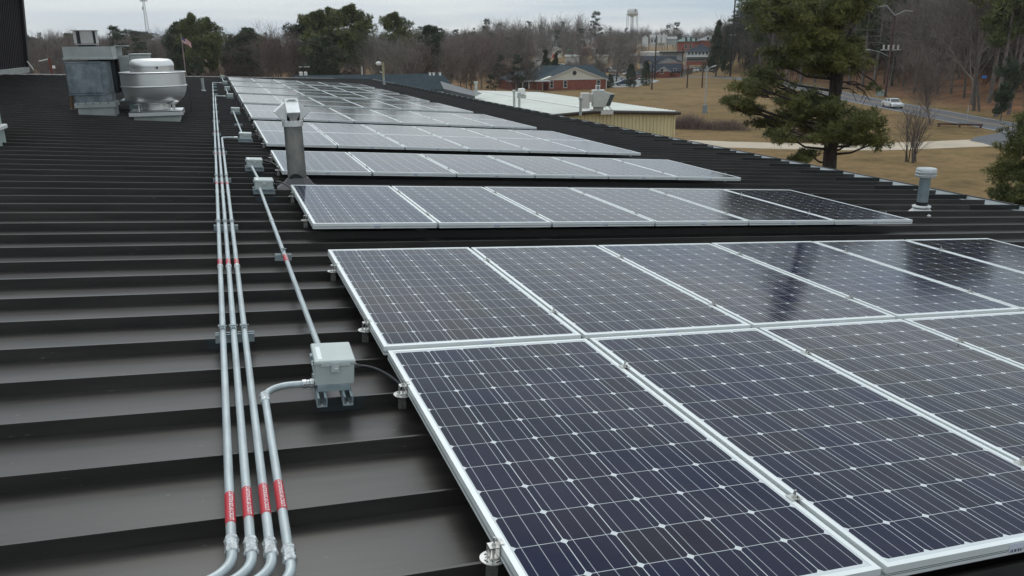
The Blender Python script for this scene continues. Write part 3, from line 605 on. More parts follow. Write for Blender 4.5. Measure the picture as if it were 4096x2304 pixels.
# rusty gas pipe by the unit
m = MB(); m.tube([(-3.42, 15.5, PAN), (-3.42, 15.5, .28), (-3.40, 15.5, .31), (-3.37, 15.5, .325), (-3.0, 15.5, .335)], .035, 10); m.lathe([(.09, 0), (.04, .05)], (-3.42, 15.5, PAN), 10)
o = m.build('gas_pipe', M['rust'], None, True); o.matrix_world = Matrix.Rotation(SLOPE, 4, 'Y'); tag(o, 'rusty bent gas pipe beside the mottled duct unit', 'pipe')
# leftover sealant patches near the units
# ================================================================ pale green unit cut by the left edge
def left_unit():
    p = rp(-3.75, 8.75, PAN); root = empty('roof_unit', p, label='pale green cabinet on a curb, cut off by the left photo edge', cat='air unit')
    m = MB(); m.bbox((-.45, -.40, -.06), (.42, .40, .19)); m.build('curb', M['palegreen'], root)
    m = MB(); m.bbox((-.5, -.46, .19), (.46, .46, .25)); m.build('flange', M['seal'], root, bevel=.015)
    m = MB(); m.bbox((-.42, -.40, .25), (.405, .42, .56)); m.bbox((-.42, -.394, .565), (.40, .414, .80)); m.build('body', M['palegreen'], root, bevel=.006)
    m = MB(); m.bbox((-.45, -.43, .80), (.435, .45, .835)); m.build('lid', M['palegreen'], root, bevel=.01)
left_unit()
# ================================================================ dark raised building at the left
def dark_building():
    root = empty('raised_building', (0, 0, 0), label='dark ribbed wall of a taller roof block at the left edge', cat='building', roof=True)
    m = MB(); m.bbox((-16, 8, -.3), (-7.9, 35.6, 3.05)); m.build('wall', M['siding'], root)
    m = MB()
    for k in range(92): m.bbox((-7.9, 8.1 + k * .3, -.1), (-7.855, 8.17 + k * .3, 3.05))
    for k in range(26): m.bbox((-15.9 + k * .31, 35.6, -.1), (-15.83 + k * .31, 35.65, 3.05))
    m.build('siding_rib', M['siding'], root); 
    m = MB(); m.bbox((-16.3, 7.6, 2.98), (-7.35, 36.2, 3.30)); m.build('roof_overhang', M['fascia'], root)
    m = MB(); m.bbox((-7.87, 8, -.17), (-7.72, 35.3, .03)); m.build('base_trim', M['curb'], root)
    m = MB(); m.bbox((-7.86, 35.35, -.1), (-7.75, 35.68, 2.98)); m.build('corner_trim', M['siding'], root)
    m = MB(); m.tube([(-7.75, 35.2, .25), (-7.35, 34.0, -.02)], .035, 8); m.build('downspout_end', M['trim'], root)
dark_building()
# ================================================================ ground, roads
def groundmat():
    m = bpy.data.materials.new('dormant grass ground'); m.use_nodes = True; t = m.node_tree; b = t.nodes['Principled BSDF']; nd = t.nodes.new; lk = t.links.new
    tcn = nd('ShaderNodeTexCoord')
    def noise(s, d=6, r=.6, st=None):
        n = nd('ShaderNodeTexNoise'); n.inputs['Scale'].default_value = s; n.inputs['Detail'].default_value = d; n.inputs['Roughness'].default_value = r
        if st: mp_ = nd('ShaderNodeMapping'); mp_.inputs['Scale'].default_value = st; mp_.inputs['Rotation'].default_value = (0, 0, -.62); lk(tcn.outputs['Object'], mp_.inputs[0]); lk(mp_.outputs[0], n.inputs[0])
        else: lk(tcn.outputs['Object'], n.inputs[0])
        return n.outputs[0]
    def ramp(f, p0, c0, p1, c1):
        r = nd('ShaderNodeValToRGB'); e = r.color_ramp.elements; e[0].position = p0; e[0].color = (*c0, 1); e[1].position = p1; e[1].color = (*c1, 1); lk(f, r.inputs[0]); return r.outputs[0]
    def mix(f, a, c, bt='MIX'):
        x = nd('ShaderNodeMixRGB'); x.blend_type = bt
        for i, v in ((0, f), (1, a), (2, c)):
            if isinstance(v, (int, float)): x.inputs[i].default_value = v
            elif isinstance(v, tuple): x.inputs[i].default_value = (*v, 1)
            else: lk(v, x.inputs[i])
        return x.outputs[0]
    base = ramp(noise(.035, 5), .38, (.172, .112, .052), .62, (.232, .154, .076))
    base = mix(ramp(noise(.055, 6, .7), .50, (0, 0, 0), .66, (.8, .8, .8)), base, (.122, .108, .036))
    base = mix(ramp(noise(.9, 8, .75), .3, (.0, .0, .0), .75, (.7, .7, .7)), base, (.31, .205, .098)); base = mix(ramp(noise(.35, 8, .8), .48, (.0, .0, .0), .70, (.75, .75, .75)), base, (.085, .068, .038)); base = mix(ramp(noise(.11, 7, .75), .54, (.0, .0, .0), .62, (.55, .55, .55)), base, (.100, .062, .036))
    base = mix(ramp(noise(.22, 5, .65, (1, 5, 1)), .55, (0, 0, 0), .75, (.7, .7, .7)), base, (.115, .070, .034))
    at = nd('ShaderNodeAttribute'); at.attribute_name = 'litter'
    lit = mix(ramp(noise(.5, 6, .7), .35, (0, 0, 0), .7, (1, 1, 1)), (.150, .082, .048), (.260, .140, .080))
    lit = mix(ramp(noise(.12, 4), .5, (0, 0, 0), .62, (.8, .8, .8)), lit, (.095, .062, .042))
    lit = mix(ramp(noise(.07, 4), .56, (0, 0, 0), .66, (.7, .7, .7)), lit, (.33, .155, .075))
    base = mix(at.outputs['Fac'], base, lit)
    lk(base, b.inputs['Base Color']); b.inputs['Roughness'].default_value = .95; b.inputs['Specular IOR Level'].default_value = .1
    bp = nd('ShaderNodeBump'); bp.inputs['Strength'].default_value = .6; bp.inputs['Distance'].default_value = .4; lk(noise(1.6, 8, .75), bp.inputs['Height']); lk(bp.outputs[0], b.inputs['Normal'])
    return m
M['ground'] = groundmat()
def build_ground():
    rad = [0, 8, 16, 24, 32, 40] + list(np.arange(46, 330, 5.5)) + list(330 * 1.06 ** np.arange(0, 32))
    azs = list(np.arange(-180, -20, 8)) + list(np.arange(-20, 20, 1.5)) + list(np.arange(20, 80, .6)) + list(np.arange(80, 181, 5))
    nv = len(azs); V = []; lit = []
    for r_ in rad:
        for a in azs:
            x = CAM[0] + r_ * math.sin(R(a)); y = CAM[1] + r_ * math.cos(R(a)); z = gz(x, y) if r_ < 5000 else gz(x, y)
            w = 0.0
            if 20 < a < 100 and r_ < 750:
                s = road_side(x, y); w = float(sst((s - 5) / 7)) * float(sst((a - 34.5) / 1.5))
            if -60 < a < 30 and r_ > 115: w = max(w, .45 * float(sst((22 - a) / 4)))
            V.append((x, y, z)); lit.append(w)
    F = []
    for i in range(len(rad) - 1):
        for j in range(nv - 1): F.append((i * nv + j, i * nv + j + 1, (i + 1) * nv + j + 1, (i + 1) * nv + j))
    me = bpy.data.meshes.new('ground'); me.from_pydata(V, [], F); me.materials.append(M['ground'])
    a = me.attributes.new('litter', 'FLOAT', 'POINT'); a.data.foreach_set('value', lit)
    bm = bmesh.new(); bm.from_mesh(me); bmesh.ops.remove_doubles(bm, verts=[v for v in bm.verts if (v.co.xy - Vector(CAM[:2])).length < .1], dist=.5); bmesh.ops.recalc_face_normals(bm, faces=bm.faces)
    if bm.faces[10].normal.z < 0: bmesh.ops.reverse_faces(bm, faces=bm.faces)
    for f in bm.faces: f.smooth = True
    bm.to_mesh(me); bm.free()
    o = bpy.data.objects.new('ground', me); COL.objects.link(o); tag(o, 'tan dormant grass ground with pine litter under the woods', None, None, 'structure')
build_ground()
M['asphalt'] = mat('grey asphalt', (.105, .108, .118), .85, nscale=.4, namt=.12, bump=.1, bscale=30)
M['asphalt2'] = mat('worn pale asphalt', (.15, .15, .155), .85, nscale=.5, namt=.1)
M['yellow'] = mat('faded yellow line', (.46, .29, .09), .7, nscale=3, namt=.2)
M['wline'] = mat('white edge line', (.52, .53, .54), .7, nscale=3, namt=.15)
M['concrete'] = mat('tan concrete drive', (.46, .385, .29), .85, nscale=.35, namt=.12, bump=.1, bscale=8)
M['lot'] = mat('pale parking lot', (.30, .30, .29), .85, nscale=.3, namt=.1)
def smoothpts(P, n=8):
    out = []
    for i in range(len(P) - 1):
        p0 = P[max(i - 1, 0)]; p1 = P[i]; p2 = P[i + 1]; p3 = P[min(i + 2, len(P) - 1)]
        for k in range(n):
            t = k / n; out.append(.5 * ((2 * p1) + (p2 - p0) * t + (2 * p0 - 5 * p1 + 4 * p2 - p3) * t * t + (3 * p1 - p0 - 3 * p2 + p3) * t ** 3))
    out.append(P[-1]); return out
def ribbon(name, P, o0, o1, z, m, label):
    V = []; F = []
    for i, p in enumerate(P):
        d = P[min(i + 1, len(P) - 1)] - P[max(i - 1, 0)]; d = d / (np.linalg.norm(d) + 1e-9); n = np.array([-d[1], d[0]])
        for o_ in (o0, o1): q = p + n * o_; V.append((q[0], q[1], G0 + z))
    for i in range(len(P) - 1): F.append((2 * i, 2 * i + 1, 2 * i + 3, 2 * i + 2))
    me = bpy.data.meshes.new(name); me.from_pydata(V, [], F); me.materials.append(m); o = bpy.data.objects.new(name, me); COL.objects.link(o); tag(o, label, None, None, 'structure'); return o
RP = smoothpts([np.array(p) for p in ROAD])
ribbon('road', RP, -3.7, 3.7, .03, M['asphalt'], 'grey two lane road curving past the woods')
ribbon('road_center_line', RP, -.16, -.04, .036, M['yellow'], 'double yellow line on the road'); ribbon('road_center_line', RP, .06, .18, .036, M['yellow'], 'double yellow line on the road')
ribbon('road_edge_line', RP, -3.45, -3.3, .036, M['wline'], 'white edge line of the road'); ribbon('road_edge_line', RP, 3.3, 3.45, .036, M['wline'], 'white edge line of the road')
def sheet(name, px, z, m, label, kind='structure'):
    mb = MB(); mb.poly([tuple(atZ(x, y, G0 + z)) for x, y in px]); o = mb.build(name, m, None, fix=False); tag(o, label, None, None, kind); return o
def drive():
    c = [(2560, 570), (2760, 572), (2900, 578), (3080, 583), (3300, 588), (3500, 588), (3700, 581), (3850, 575), (3960, 570)]
    P = smoothpts([np.array(atZ(x, y, G0))[:2] for x, y in c]); ribbon('driveway', P, -2.6, 2.6, .02, M['concrete'], 'tan concrete driveway behind the building')
drive()
sheet('side_road', [(3878, 563), (3900, 548), (4000, 531), (4070, 513), (4200, 545), (4260, 640), (4080, 596), (3985, 588), (3930, 572)], .026, M['asphalt'], 'asphalt side road joining the main road')
sheet('parking_lot', [(2385, 345), (2450, 349), (2552, 347), (2560, 342), (2620, 330), (2640, 322), (2560, 312), (2380, 308)], .02, M['lot'], 'pale parking lot behind the brick house')
# ================================================================ vegetation tools
def seg_mesh(name, segs, mats, sides=3, mi=None):
    A = np.array([s[0] for s in segs], float); B = np.array([s[1] for s in segs], float); ra = np.array([s[2] for s in segs]); rb = np.array([s[3] for s in segs])
    D = B - A; D /= (np.linalg.norm(D, axis=1)[:, None] + 1e-9); up = np.where(np.abs(D[:, 2:3]) < .9, np.array([[0, 0, 1.]]), np.array([[1., 0, 0]])); X = np.cross(D, up); X /= np.linalg.norm(X, axis=1)[:, None]; Y = np.cross(D, X)
    n = len(segs); V = np.zeros((n, 2 * sides, 3))
    for k in range(sides):
        a = 2 * PI * k / sides; o = X * math.cos(a) + Y * math.sin(a); V[:, k] = A + o * ra[:, None]; V[:, sides + k] = B + o * rb[:, None]
    base = (np.arange(n) * 2 * sides)[:, None]
    F = np.concatenate([base + np.array([[k, (k + 1) % sides, sides + (k + 1) % sides, sides + k]]) for k in range(sides)])
    return V.reshape(-1, 3), F
def np_mesh(name, V, F, mat_, parent=None, smooth=False):
    me = bpy.data.meshes.new(name); k = F.shape[1]; me.vertices.add(len(V)); me.vertices.foreach_set('co', np.ascontiguousarray(V, np.float32).ravel()); me.loops.add(F.size); me.loops.foreach_set('vertex_index', np.ascontiguousarray(F, np.int32).ravel())
    me.polygons.add(len(F)); me.polygons.foreach_set('loop_start', np.arange(len(F), dtype=np.int32) * k); me.update(calc_edges=True); me.materials.append(mat_)
    if smooth: me.polygons.foreach_set('use_smooth', np.ones(len(F), bool))
    o = bpy.data.objects.new(name, me); COL.objects.link(o)
    if parent: o.parent = parent
    return o
def bare_segs(rg, h, spread=.5, trunk_r=.2, levels=5, fork=.35, twig=1.0, stems=1, n1=9, lean=.0):
    trunk = []; crown = []
    def rec(p, d, L_, r, lv):
        n = 3 if lv < 3 else 2; pts = [p]
        for i in range(n):
            d = (d + Vector((rg.gauss(0, .13), rg.gauss(0, .13), rg.gauss(.05, .08)))).normalized(); q = pts[-1] + d * (L_ / n); pts.append(q)
        for i in range(n):
            r0 = r * (1 - .5 * i / n); r1 = r * (1 - .5 * (i + 1) / n); (trunk if lv < 1 else crown).append((pts[i], pts[i + 1], r0, r1))
        if lv >= levels: return
        nb = [n1, 6, 5, 4, 4, 3][min(lv, 5)] if lv else n1
        for j in range(nb):
            t = fork + (1 - fork) * (j + rg.random()) / nb if lv == 0 else .25 + .75 * (j + rg.random()) / nb
            t = min(t, .999); seg = t * n; i = int(seg); b = pts[i].lerp(pts[i + 1], seg - i)
            a = rg.uniform(0, 2 * PI); pit = rg.uniform(.35, .85) * (1.15 if lv else 1)
            ax = d.orthogonal().normalized(); ax.rotate(Matrix.Rotation(a, 3, d)); nd_ = (d * math.cos(pit) + ax * math.sin(pit)); nd_ = (nd_ + Vector((0, 0, .18))).normalized()
            rec(b, nd_, L_ * (rg.uniform(.38, .62) if lv == 0 else rg.uniform(.42, .68)) * (1.0 if lv == 0 else 1) * (1 + spread * .3), max(r * (1 - .5 * t) * .52, .012 * twig), lv + 1)
        if lv == 0: rec(pts[-1], d, L_ * .42, r * .45, 1)
    for s_ in range(stems):
        off = Vector((rg.gauss(0, .28), rg.gauss(0, .28), 0)) if stems > 1 else Vector((0, 0, 0)); dd = Vector((rg.gauss(lean, .07 if stems > 1 else .04), rg.gauss(0, .07 if stems > 1 else .04), 1)).normalized()
        rec(off, dd, h * .68, trunk_r, 0)
    return trunk, crown
M['bark'] = mat('grey brown bark', (.105, .088, .075), .9, nscale=6, namt=.3, stretch=(1, 1, .3)); M['twig'] = mat('bare twigs', (.155, .122, .106), .9, island=.35); M['twigpale'] = mat('pale bare limbs', (.21, .19, .165), .9, island=.25)
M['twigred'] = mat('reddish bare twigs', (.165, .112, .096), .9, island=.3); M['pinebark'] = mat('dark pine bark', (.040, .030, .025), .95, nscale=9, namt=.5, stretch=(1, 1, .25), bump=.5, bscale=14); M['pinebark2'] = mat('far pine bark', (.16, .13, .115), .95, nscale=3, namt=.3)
M['needle'] = mat('pine needles', (.058, .074, .018), .6, island=.6, nscale=.55, col2=(.175, .170, .038)); M['needle2'] = mat('far pine needles', (.070, .088, .026), .7, island=.5, nscale=.25, col2=(.150, .155, .045)); M['needle3'] = mat('dark evergreen', (.058, .072, .034), .7, island=.4, nscale=.3, namt=.3)
def tufts(rg, centres, nbl, ln, wd, up=.35):
    """starbursts of thin blades round each centre"""
    c = np.repeat(np.asarray(centres, float), nbl, 0); n = len(c); d = rg.normal(size=(n, 3)); d[:, 2] += up; d /= np.linalg.norm(d, axis=1)[:, None]
    s = np.cross(d, rg.normal(size=(n, 3))); s /= np.linalg.norm(s, axis=1)[:, None]; l_ = ln * rg.uniform(.6, 1.15, (n, 1))
    V = np.stack([c - s * wd * .5, c + s * wd * .5, c + d * l_ + s * wd * .12, c + d * l_ - s * wd * .12], 1).reshape(-1, 3); F = np.arange(4 * n).reshape(n, 4); return V, F
def ell_points(rg, c, r, n, shell=.55):
    d = rg.normal(size=(n, 3)); d /= np.linalg.norm(d, axis=1)[:, None]; k = shell + (1 - shell) * rg.random((n, 1)); return np.asarray(c) + d * k * np.asarray(r)
# prototypes
def proto_bare(name, seed, h, r, mats, **kw):
    rg = random.Random(seed); tr, cr_ = bare_segs(rg, h, trunk_r=r, **kw); root = empty(name)
    zmax = max(s[1].z for s in cr_); 
    V, F = seg_mesh('t', tr, None, 6); np_mesh('trunk', V, F, mats[0], root, True); V, F = seg_mesh('c', cr_, None, 3); np_mesh('crown', V, F, mats[1], root); root['h'] = zmax; return root
def proto_pine(name, seed, h, crown_from=.45, rmax=2.6, nb=26, mat_='needle2', tuft=(70, 5, .55, .11), tr=.2, cone=False, dead=5):
    rg = random.Random(seed); ng = np.random.default_rng(seed); root = empty(name); segs = []; limbs = []; cs = []
    p = Vector((0, 0, 0)); pts = [p.copy()]
    for i in range(8): p = p + Vector((rg.gauss(0, .06), rg.gauss(0, .06), h / 8)); pts.append(p.copy())
    for i in range(8): segs.append((pts[i], pts[i + 1], tr * (1 - i / 8.6), tr * (1 - (i + 1) / 8.6)))
    for b in range(nb):
        t = crown_from + (1 - crown_from) * (b + rg.random()) / nb; tt = (t - crown_from) / (1 - crown_from); i = min(int(t * 8), 7); q = pts[i].lerp(pts[i + 1], t * 8 - i)
        prof = (1 - tt) if cone else (.45 + 1.1 * tt if tt < .45 else 1.0 - .85 * ((tt - .45) / .55) ** 1.6); ln = rmax * max(prof, .12) * rg.uniform(.55, 1.15); a = rg.uniform(0, 2 * PI)
        e_ = q + Vector((math.cos(a) * ln, math.sin(a) * ln, ln * rg.uniform(.15, .75))); limbs.append((q, q.lerp(e_, .5) + Vector((0, 0, -.05 * ln)), tr * .28, tr * .16)); limbs.append((q.lerp(e_, .5) + Vector((0, 0, -.05 * ln)), e_, tr * .16, tr * .06))
        for f_ in (.55, .85, 1.05): 
            if rg.random() < .8: cs.append(ell_points(ng, q.lerp(e_, f_) + Vector((rg.gauss(0, .15), rg.gauss(0, .15), .15)), (.30 * ln + .25, .30 * ln + .25, .24 * ln + .30), int(tuft[0] * .33)))
    for b in range(dead):
        t = rg.uniform(.2, crown_from + .1); i = min(int(t * 8), 7); q = pts[i].lerp(pts[i + 1], t * 8 - i); a = rg.uniform(0, 2 * PI); ln = rmax * rg.uniform(.3, .7); limbs.append((q, q + Vector((math.cos(a) * ln, math.sin(a) * ln, ln * .2)), tr * .2, .02))
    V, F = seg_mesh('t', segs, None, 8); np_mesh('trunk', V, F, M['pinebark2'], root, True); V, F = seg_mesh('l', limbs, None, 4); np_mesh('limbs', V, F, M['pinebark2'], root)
    V, F = tufts(ng, np.concatenate(cs), tuft[1], tuft[2], tuft[3]); np_mesh('crown', V, F, M[mat_], root); root['h'] = h; return root
PB = [proto_bare('bare_tree', 11, 13, .20, (M['bark'], M['twig']), levels=4, n1=11, fork=.30, twig=1.9), proto_bare('bare_tree', 12, 13, .22, (M['bark'], M['twigpale']), levels=4, n1=9, fork=.25, spread=.8, twig=1.7), proto_bare('bare_tree', 13, 12, .17, (M['bark'], M['twigred']), levels=4, n1=12, fork=.22, spread=.9, twig=2.0),
      proto_bare('bare_tree', 14, 14, .16, (M['bark'], M['twig']), levels=4, n1=9, fork=.42, spread=.3, twig=1.7)]
PP = [proto_pine('pine_tree', 21, 18, .34, 3.6, 44, 'needle2', (120, 5, .55, .13), .22), proto_pine('pine_tree', 22, 18, .48, 2.9, 30, 'needle2', (120, 5, .5, .13), .2), proto_pine('pine_tree', 23, 14, .14, 3.2, 46, 'needle3', (110, 5, .5, .13), .2), proto_pine('cedar_tree', 24, 9, .06, 2.2, 44, 'needle3', (80, 5, .35, .12), .15, True, 0)]
for o in PB + PP: o['used'] = 0
def put_tree(P, x, y, h, rz, label, group, cat='tree', wide=1.0):
    if P['used'] == 0: o = P; P['used'] = 1
    else: o = copy_tree(P)
    s_ = h / P['h']; place(o, (x, y, gz(x, y) - .15), rz, False, (s_ * wide, s_ * wide, s_)); tag(o, label, cat, group)
    return o
def tree_px(P, x, D, ytop, label, group, cat='tree', wide=1.0, rz=None):
    p = atD(x, 300, D); g = gz(p.x, p.y); top = atD(x, ytop, D).z
    return put_tree(P, p.x, p.y, max(top - g, 2), random.uniform(0, 6.28) if rz is None else rz, label, group, cat, wide)
# ---- pines at the left
gp = 'green pines beyond the far roof edge'
for P, x, D, yt, w, lb in ((PP[0], 785, 178, 62, 1.05, 'tall round pine just right of the flag'), (PP[0], 842, 182, 78, 1.0, 'pine leaning on the right side of the one by the flag'), (PP[2], 745, 190, 95, 1.1, 'darker low pine directly behind the flagpole'), (PP[2], 1005, 200, 118, 1.3, 'low dark pine between the flag and the tall pine cluster'), (PP[2], 935, 205, 165, 1.1, 'shorter dark evergreen right of the flag pines'), (PP[2], 570, 330, 130, 1.8, 'small round pine left of the flag in front of the mast'),
                        (PP[0], 1285, 172, 50, 1.35, 'broad pine at the left of the tall cluster'), (PP[0], 1345, 178, 40, 1.3, 'broad tall pine in the middle of the cluster'), (PP[0], 1412, 170, 28, 1.15, 'tallest pine of the cluster, topped by a rounded tuft'), (PP[1], 1462, 176, 75, 1.3, 'pine with a bare lower trunk right in the cluster'), (PP[0], 1580, 186, 58, 1.2, 'narrow pine with sparse crown right of the cluster'), (PP[2], 1240, 190, 70, 1.4, 'dark pine flanking the cluster on its left'),
                        (PP[2], 1725, 200, 108, 1.2, 'small dark pine among bare trees above the blue grey roof'), (PP[2], 1310, 160, 150, 1.2, 'low bright pine in front of the cluster'), (PP[2], 120, 360, 142, 1.3, 'dark pine next to the raised wall at the far left'), (PP[2], 300, 370, 138, 1.5, 'pine behind the box cap of the duct unit'), (PP[2], 175, 340, 158, 1.0, 'low evergreen second from the raised wall')):
    tree_px(P, x, D, yt, lb, gp, wide=w)
# ---- notable bare trees
gb = 'bare trees behind the roof'
for k, (P, x, D, yt, w, lb) in enumerate(((2, 1130, 185, 70, 1.2, 'reddish bare tree filling the gap left of the pine cluster'), (0, 1200, 180, 88, 1.0, 'bare tree touching the left side of the pine cluster'), (1, 1060, 190, 130, 1.1, 'pale bare tree above the square flue cap'), (1, 1545, 165, 95, 1.2, 'pale limbed bare tree right of the pine cluster'), (1, 1635, 160, 110, 1.2, 'spreading bare tree above the blue grey roof'), (2, 1690, 175, 120, 1.1, 'reddish bare tree above the blue grey roof ridge'),
      (0, 1790, 150, 118, 1.2, 'bare tree above the right end of the blue grey roof'), (0, 1860, 165, 112, 1.2, 'bare tree left of the brick house, next to the blue grey roof'), (2, 1880, 170, 108, 1.1, 'brown bare tree between the blue grey roof and the brick house'), (0, 1925, 195, 100, 1.1, 'bare tree just left of the brick house'), (2, 400, 240, 105, 1.3, 'bare tree above the duct unit'), (0, 480, 250, 112, 1.2, 'bare tree above the right end of the plenum duct'), (1, 660, 235, 88, 1.2, 'pale bare tree left of the flag'),
      (2, 610, 245, 118, 1.2, 'brown bare tree at the foot of the radio mast'), (1, 905, 210, 125, 1.1, 'thin bare tree right of the flag pines'), (2, 240, 260, 132, 1.2, 'brown bare tree left of the duct unit'), (2, 960, 200, 135, 1.1, 'reddish bare tree between two dark pines'), (0, 2390, 215, 120, 1.1, 'small bare tree behind the brick house gable'), (1, 2465, 222, 100, 1.4, 'large spreading bare tree above the silver car'), (2, 2530, 240, 120, 1.3, 'brown bare tree right of the large spreading one'), (0, 2320, 240, 150, 1.0, 'thin bare tree above the gable peak'))):
    tree_px(PB[P], x, D, yt, lb, gb, wide=w)
tree_px(PP[3], 2185, 215, 205, 'dark cedar behind the brick house roof', 'evergreens in the town', wide=1.0); tree_px(PP[3], 2222, 218, 214, 'second, shorter cedar behind the brick house roof', 'evergreens in the town', wide=.9)
tree_px(PP[3], 2862, 262, 92, 'tall narrow evergreen beside the black power pole', 'evergreens in the town', wide=.75); tree_px(PP[3], 2900, 262, 130, 'narrow evergreen hugging the black power pole', 'evergreens in the town', wide=.5); tree_px(PP[3], 2990, 275, 150, 'dark evergreen at the left edge of the right hand woods', 'evergreens in the town', wide=.6)
# ---- columnar bushes by the car park
def bush(x, y, h, r, lb, m_='needle3', n=700, D=None):
    p = atZ(x, y, G0); root = empty('conical_bush', p, label=lb, cat='bush', group='trimmed bushes by the car park'); ng = np.random.default_rng(int(x)); c = []
    for k in range(n):
        t = ng.random() ** .8; rr = r * (1.0 - .75 * t ** 2.2) * (1 if t > .08 else .7); a = ng.random() * 6.28; q = .55 + .45 * ng.random(); c.append((math.cos(a) * rr * q, math.sin(a) * rr * q, t * h))
    V, F = tufts(ng, np.array(c), 6, .30, .10); np_mesh('foliage', V, F, M[m_], root); mb = MB(); mb.lathe([(.12, 0), (.06, h * .8)], (0, 0, 0), 6); mb.build('stem', M['pinebark'], root)
bush(2522, 348, 5.2, 1.45, 'wide conical bush between the dark car and the red car', 'bushg'  if False else 'needle3'); bush(2583, 342, 5.8, 1.35, 'tall conical bush right of the red car'); bush(2440, 350, 3.0, 1.1, 'small green bush at the corner of the brick house', n=400)
# ---- the big pine in front
def big_pine():
    D = 43; rg = random.Random(5); ng = np.random.default_rng(5); base = atD(3318, 640, D); gx, gy = base.x, base.y; g = gz(gx, gy)
    root = empty('pine_tree', (gx, gy, g - .2), label='big dark pine standing right behind the roof edge', cat='tree'); o = root.location.copy()
    def P(x4, y4, dd=0): return atD(2900 + x4 / 1.705, y4 / 1.705, D + dd) - o
    tp = [Vector((0, 0, 0)), P(712, 1140), P(722, 980), P(735, 800), P(752, 600), P(760, 420), P(775, 220), P(800, 0), P(820, -250), P(835, -520), P(850, -760)]
    tp[0] = Vector((tp[1].x - .05, tp[1].y, 0)); rr = [.46, .34, .32, .30, .28, .25, .22, .19, .15, .11, .05]
    m = MB(); m.tube(tp, rr, 12); m.build('trunk', M['pinebark'], root, True)
    m = MB(); m.tube([P(770, 640, -.2), P(785, 520, -.35), P(790, 440, -.3), P(815, 330, 0), P(860, 200, .4)], [.17, .15, .13, .11, .08], 8); m.build('second_stem', M['pinebark'], root, True)
    cl = [(240, 60, 110, 55), (380, 40, 100, 50), (520, 30, 120, 45), (700, 50, 120, 60), (800, 140, 100, 60), (600, 190, 110, 55), (330, 170, 110, 45), (450, 110, 110, 45), (650, 290, 100, 55), (850, 285, 90, 45), (760, 410, 90, 45), (900, 435, 120, 40), (560, 380, 110, 45), (640, 470, 80, 35), (500, 250, 90, 40), (880, 60, 90, 60),
          (260, 490, 90, 45), (160, 575, 85, 40), (60, 690, 62, 26), (220, 630, 110, 42), (330, 560, 110, 50), (450, 650, 110, 52), (180, 745, 75, 32), (260, 835, 95, 42), (380, 865, 100, 45), (520, 765, 110, 52), (640, 700, 90, 50), (420, 925, 100, 42), (600, 875, 120, 50), (740, 745, 80, 50), (780, 865, 130, 55), (900, 805, 105, 50), (960, 900, 105, 50), (1045, 965, 55, 34), (870, 965, 60, 36), (690, 955, 80, 32), (565, 1045, 58, 36), (500, 1090, 36, 22), (340, 350, 80, 30), (400, 440, 90, 34), (1000, 840, 70, 30),
          (300, -120, 150, 70), (520, -160, 150, 70), (760, -120, 150, 80), (950, -60, 110, 60), (640, -330, 150, 80), (860, -300, 150, 80), (420, -300, 120, 60), (740, -520, 140, 80), (900, -500, 120, 70), (820, -700, 120, 80), (850, -840, 70, 60)]
    cs = []; limbs = []; pxm = FPX / D * 1.705 * .96
    ex = []
    for i, a in enumerate(cl):      # fill the crown between neighbouring boughs
        nb_ = sorted(cl, key=lambda b: (a[0] - b[0]) ** 2 + 1.6 * (a[1] - b[1]) ** 2)[1:4]
        for b in nb_:
            if a[0] > 930 and b[0] > 900: continue
            if rg.random() < .22: ex.append(((a[0] + b[0]) / 2 + rg.uniform(-20, 20), (a[1] + b[1]) / 2 + rg.uniform(-12, 12), min(a[2], b[2]) * .62, min(a[3], b[3]) * .8))
    ex = [e_ for e_ in ex if not (690 < e_[0] < 860 and 500 < e_[1] < 690)]
    cl = cl + ex + [(690, 340, 60, 34), (790, 345, 60, 34), (735, 240, 70, 40), (700, 120, 70, 40), (690, 800, 60, 36), (750, 880, 70, 34), (705, 930, 60, 30), (720, 735, 50, 30), (745, 430, 55, 30), (770, 60, 70, 40)]
    front = 10
    for x, y, rx, ry in cl:
        # attach to the nearest trunk level a little lower
        ty = y + abs(x - 745) * .22 + 25; k = min(range(len(tp)), key=lambda i: abs((P(745, ty)).z - tp[i].z)); dd = rg.uniform(-2.6, 2.6) * min(1, .4 + abs(x - 745) / 500) if (x, y, rx, ry) not in cl[-front:] else rg.uniform(-1.5, -.7); c = P(x, y, dd); st = Vector((tp[k].x, tp[k].y, min(P(745, ty).z, tp[-1].z)))
        mid = st.lerp(c, .5) + Vector((rg.gauss(0, .15), rg.gauss(0, .15), -.22)); r0 = .075 if y > -200 else .06
        limbs += [(st, mid, r0, r0 * .7), (mid, c, r0 * .7, .028)]
        for j in range(7):
            e_ = c + Vector((rg.gauss(0, rx / pxm * .6), rg.gauss(0, rx / pxm * .6), rg.gauss(0, ry / pxm * .5))); limbs.append((mid.lerp(c, rg.uniform(.3, 1)), e_, .026, .012))
        # sub-clumps give light and dark lobes with sky gaps between them
        for j in range(16):
            sc_ = c + Vector((rg.gauss(0, rx / pxm * .52), rg.gauss(0, rx / pxm * .52), rg.gauss(0, ry / pxm * .48)))
            cs.append(ell_points(ng, sc_, (.38, .38, .22), 17 if y > -150 else 6, .3))
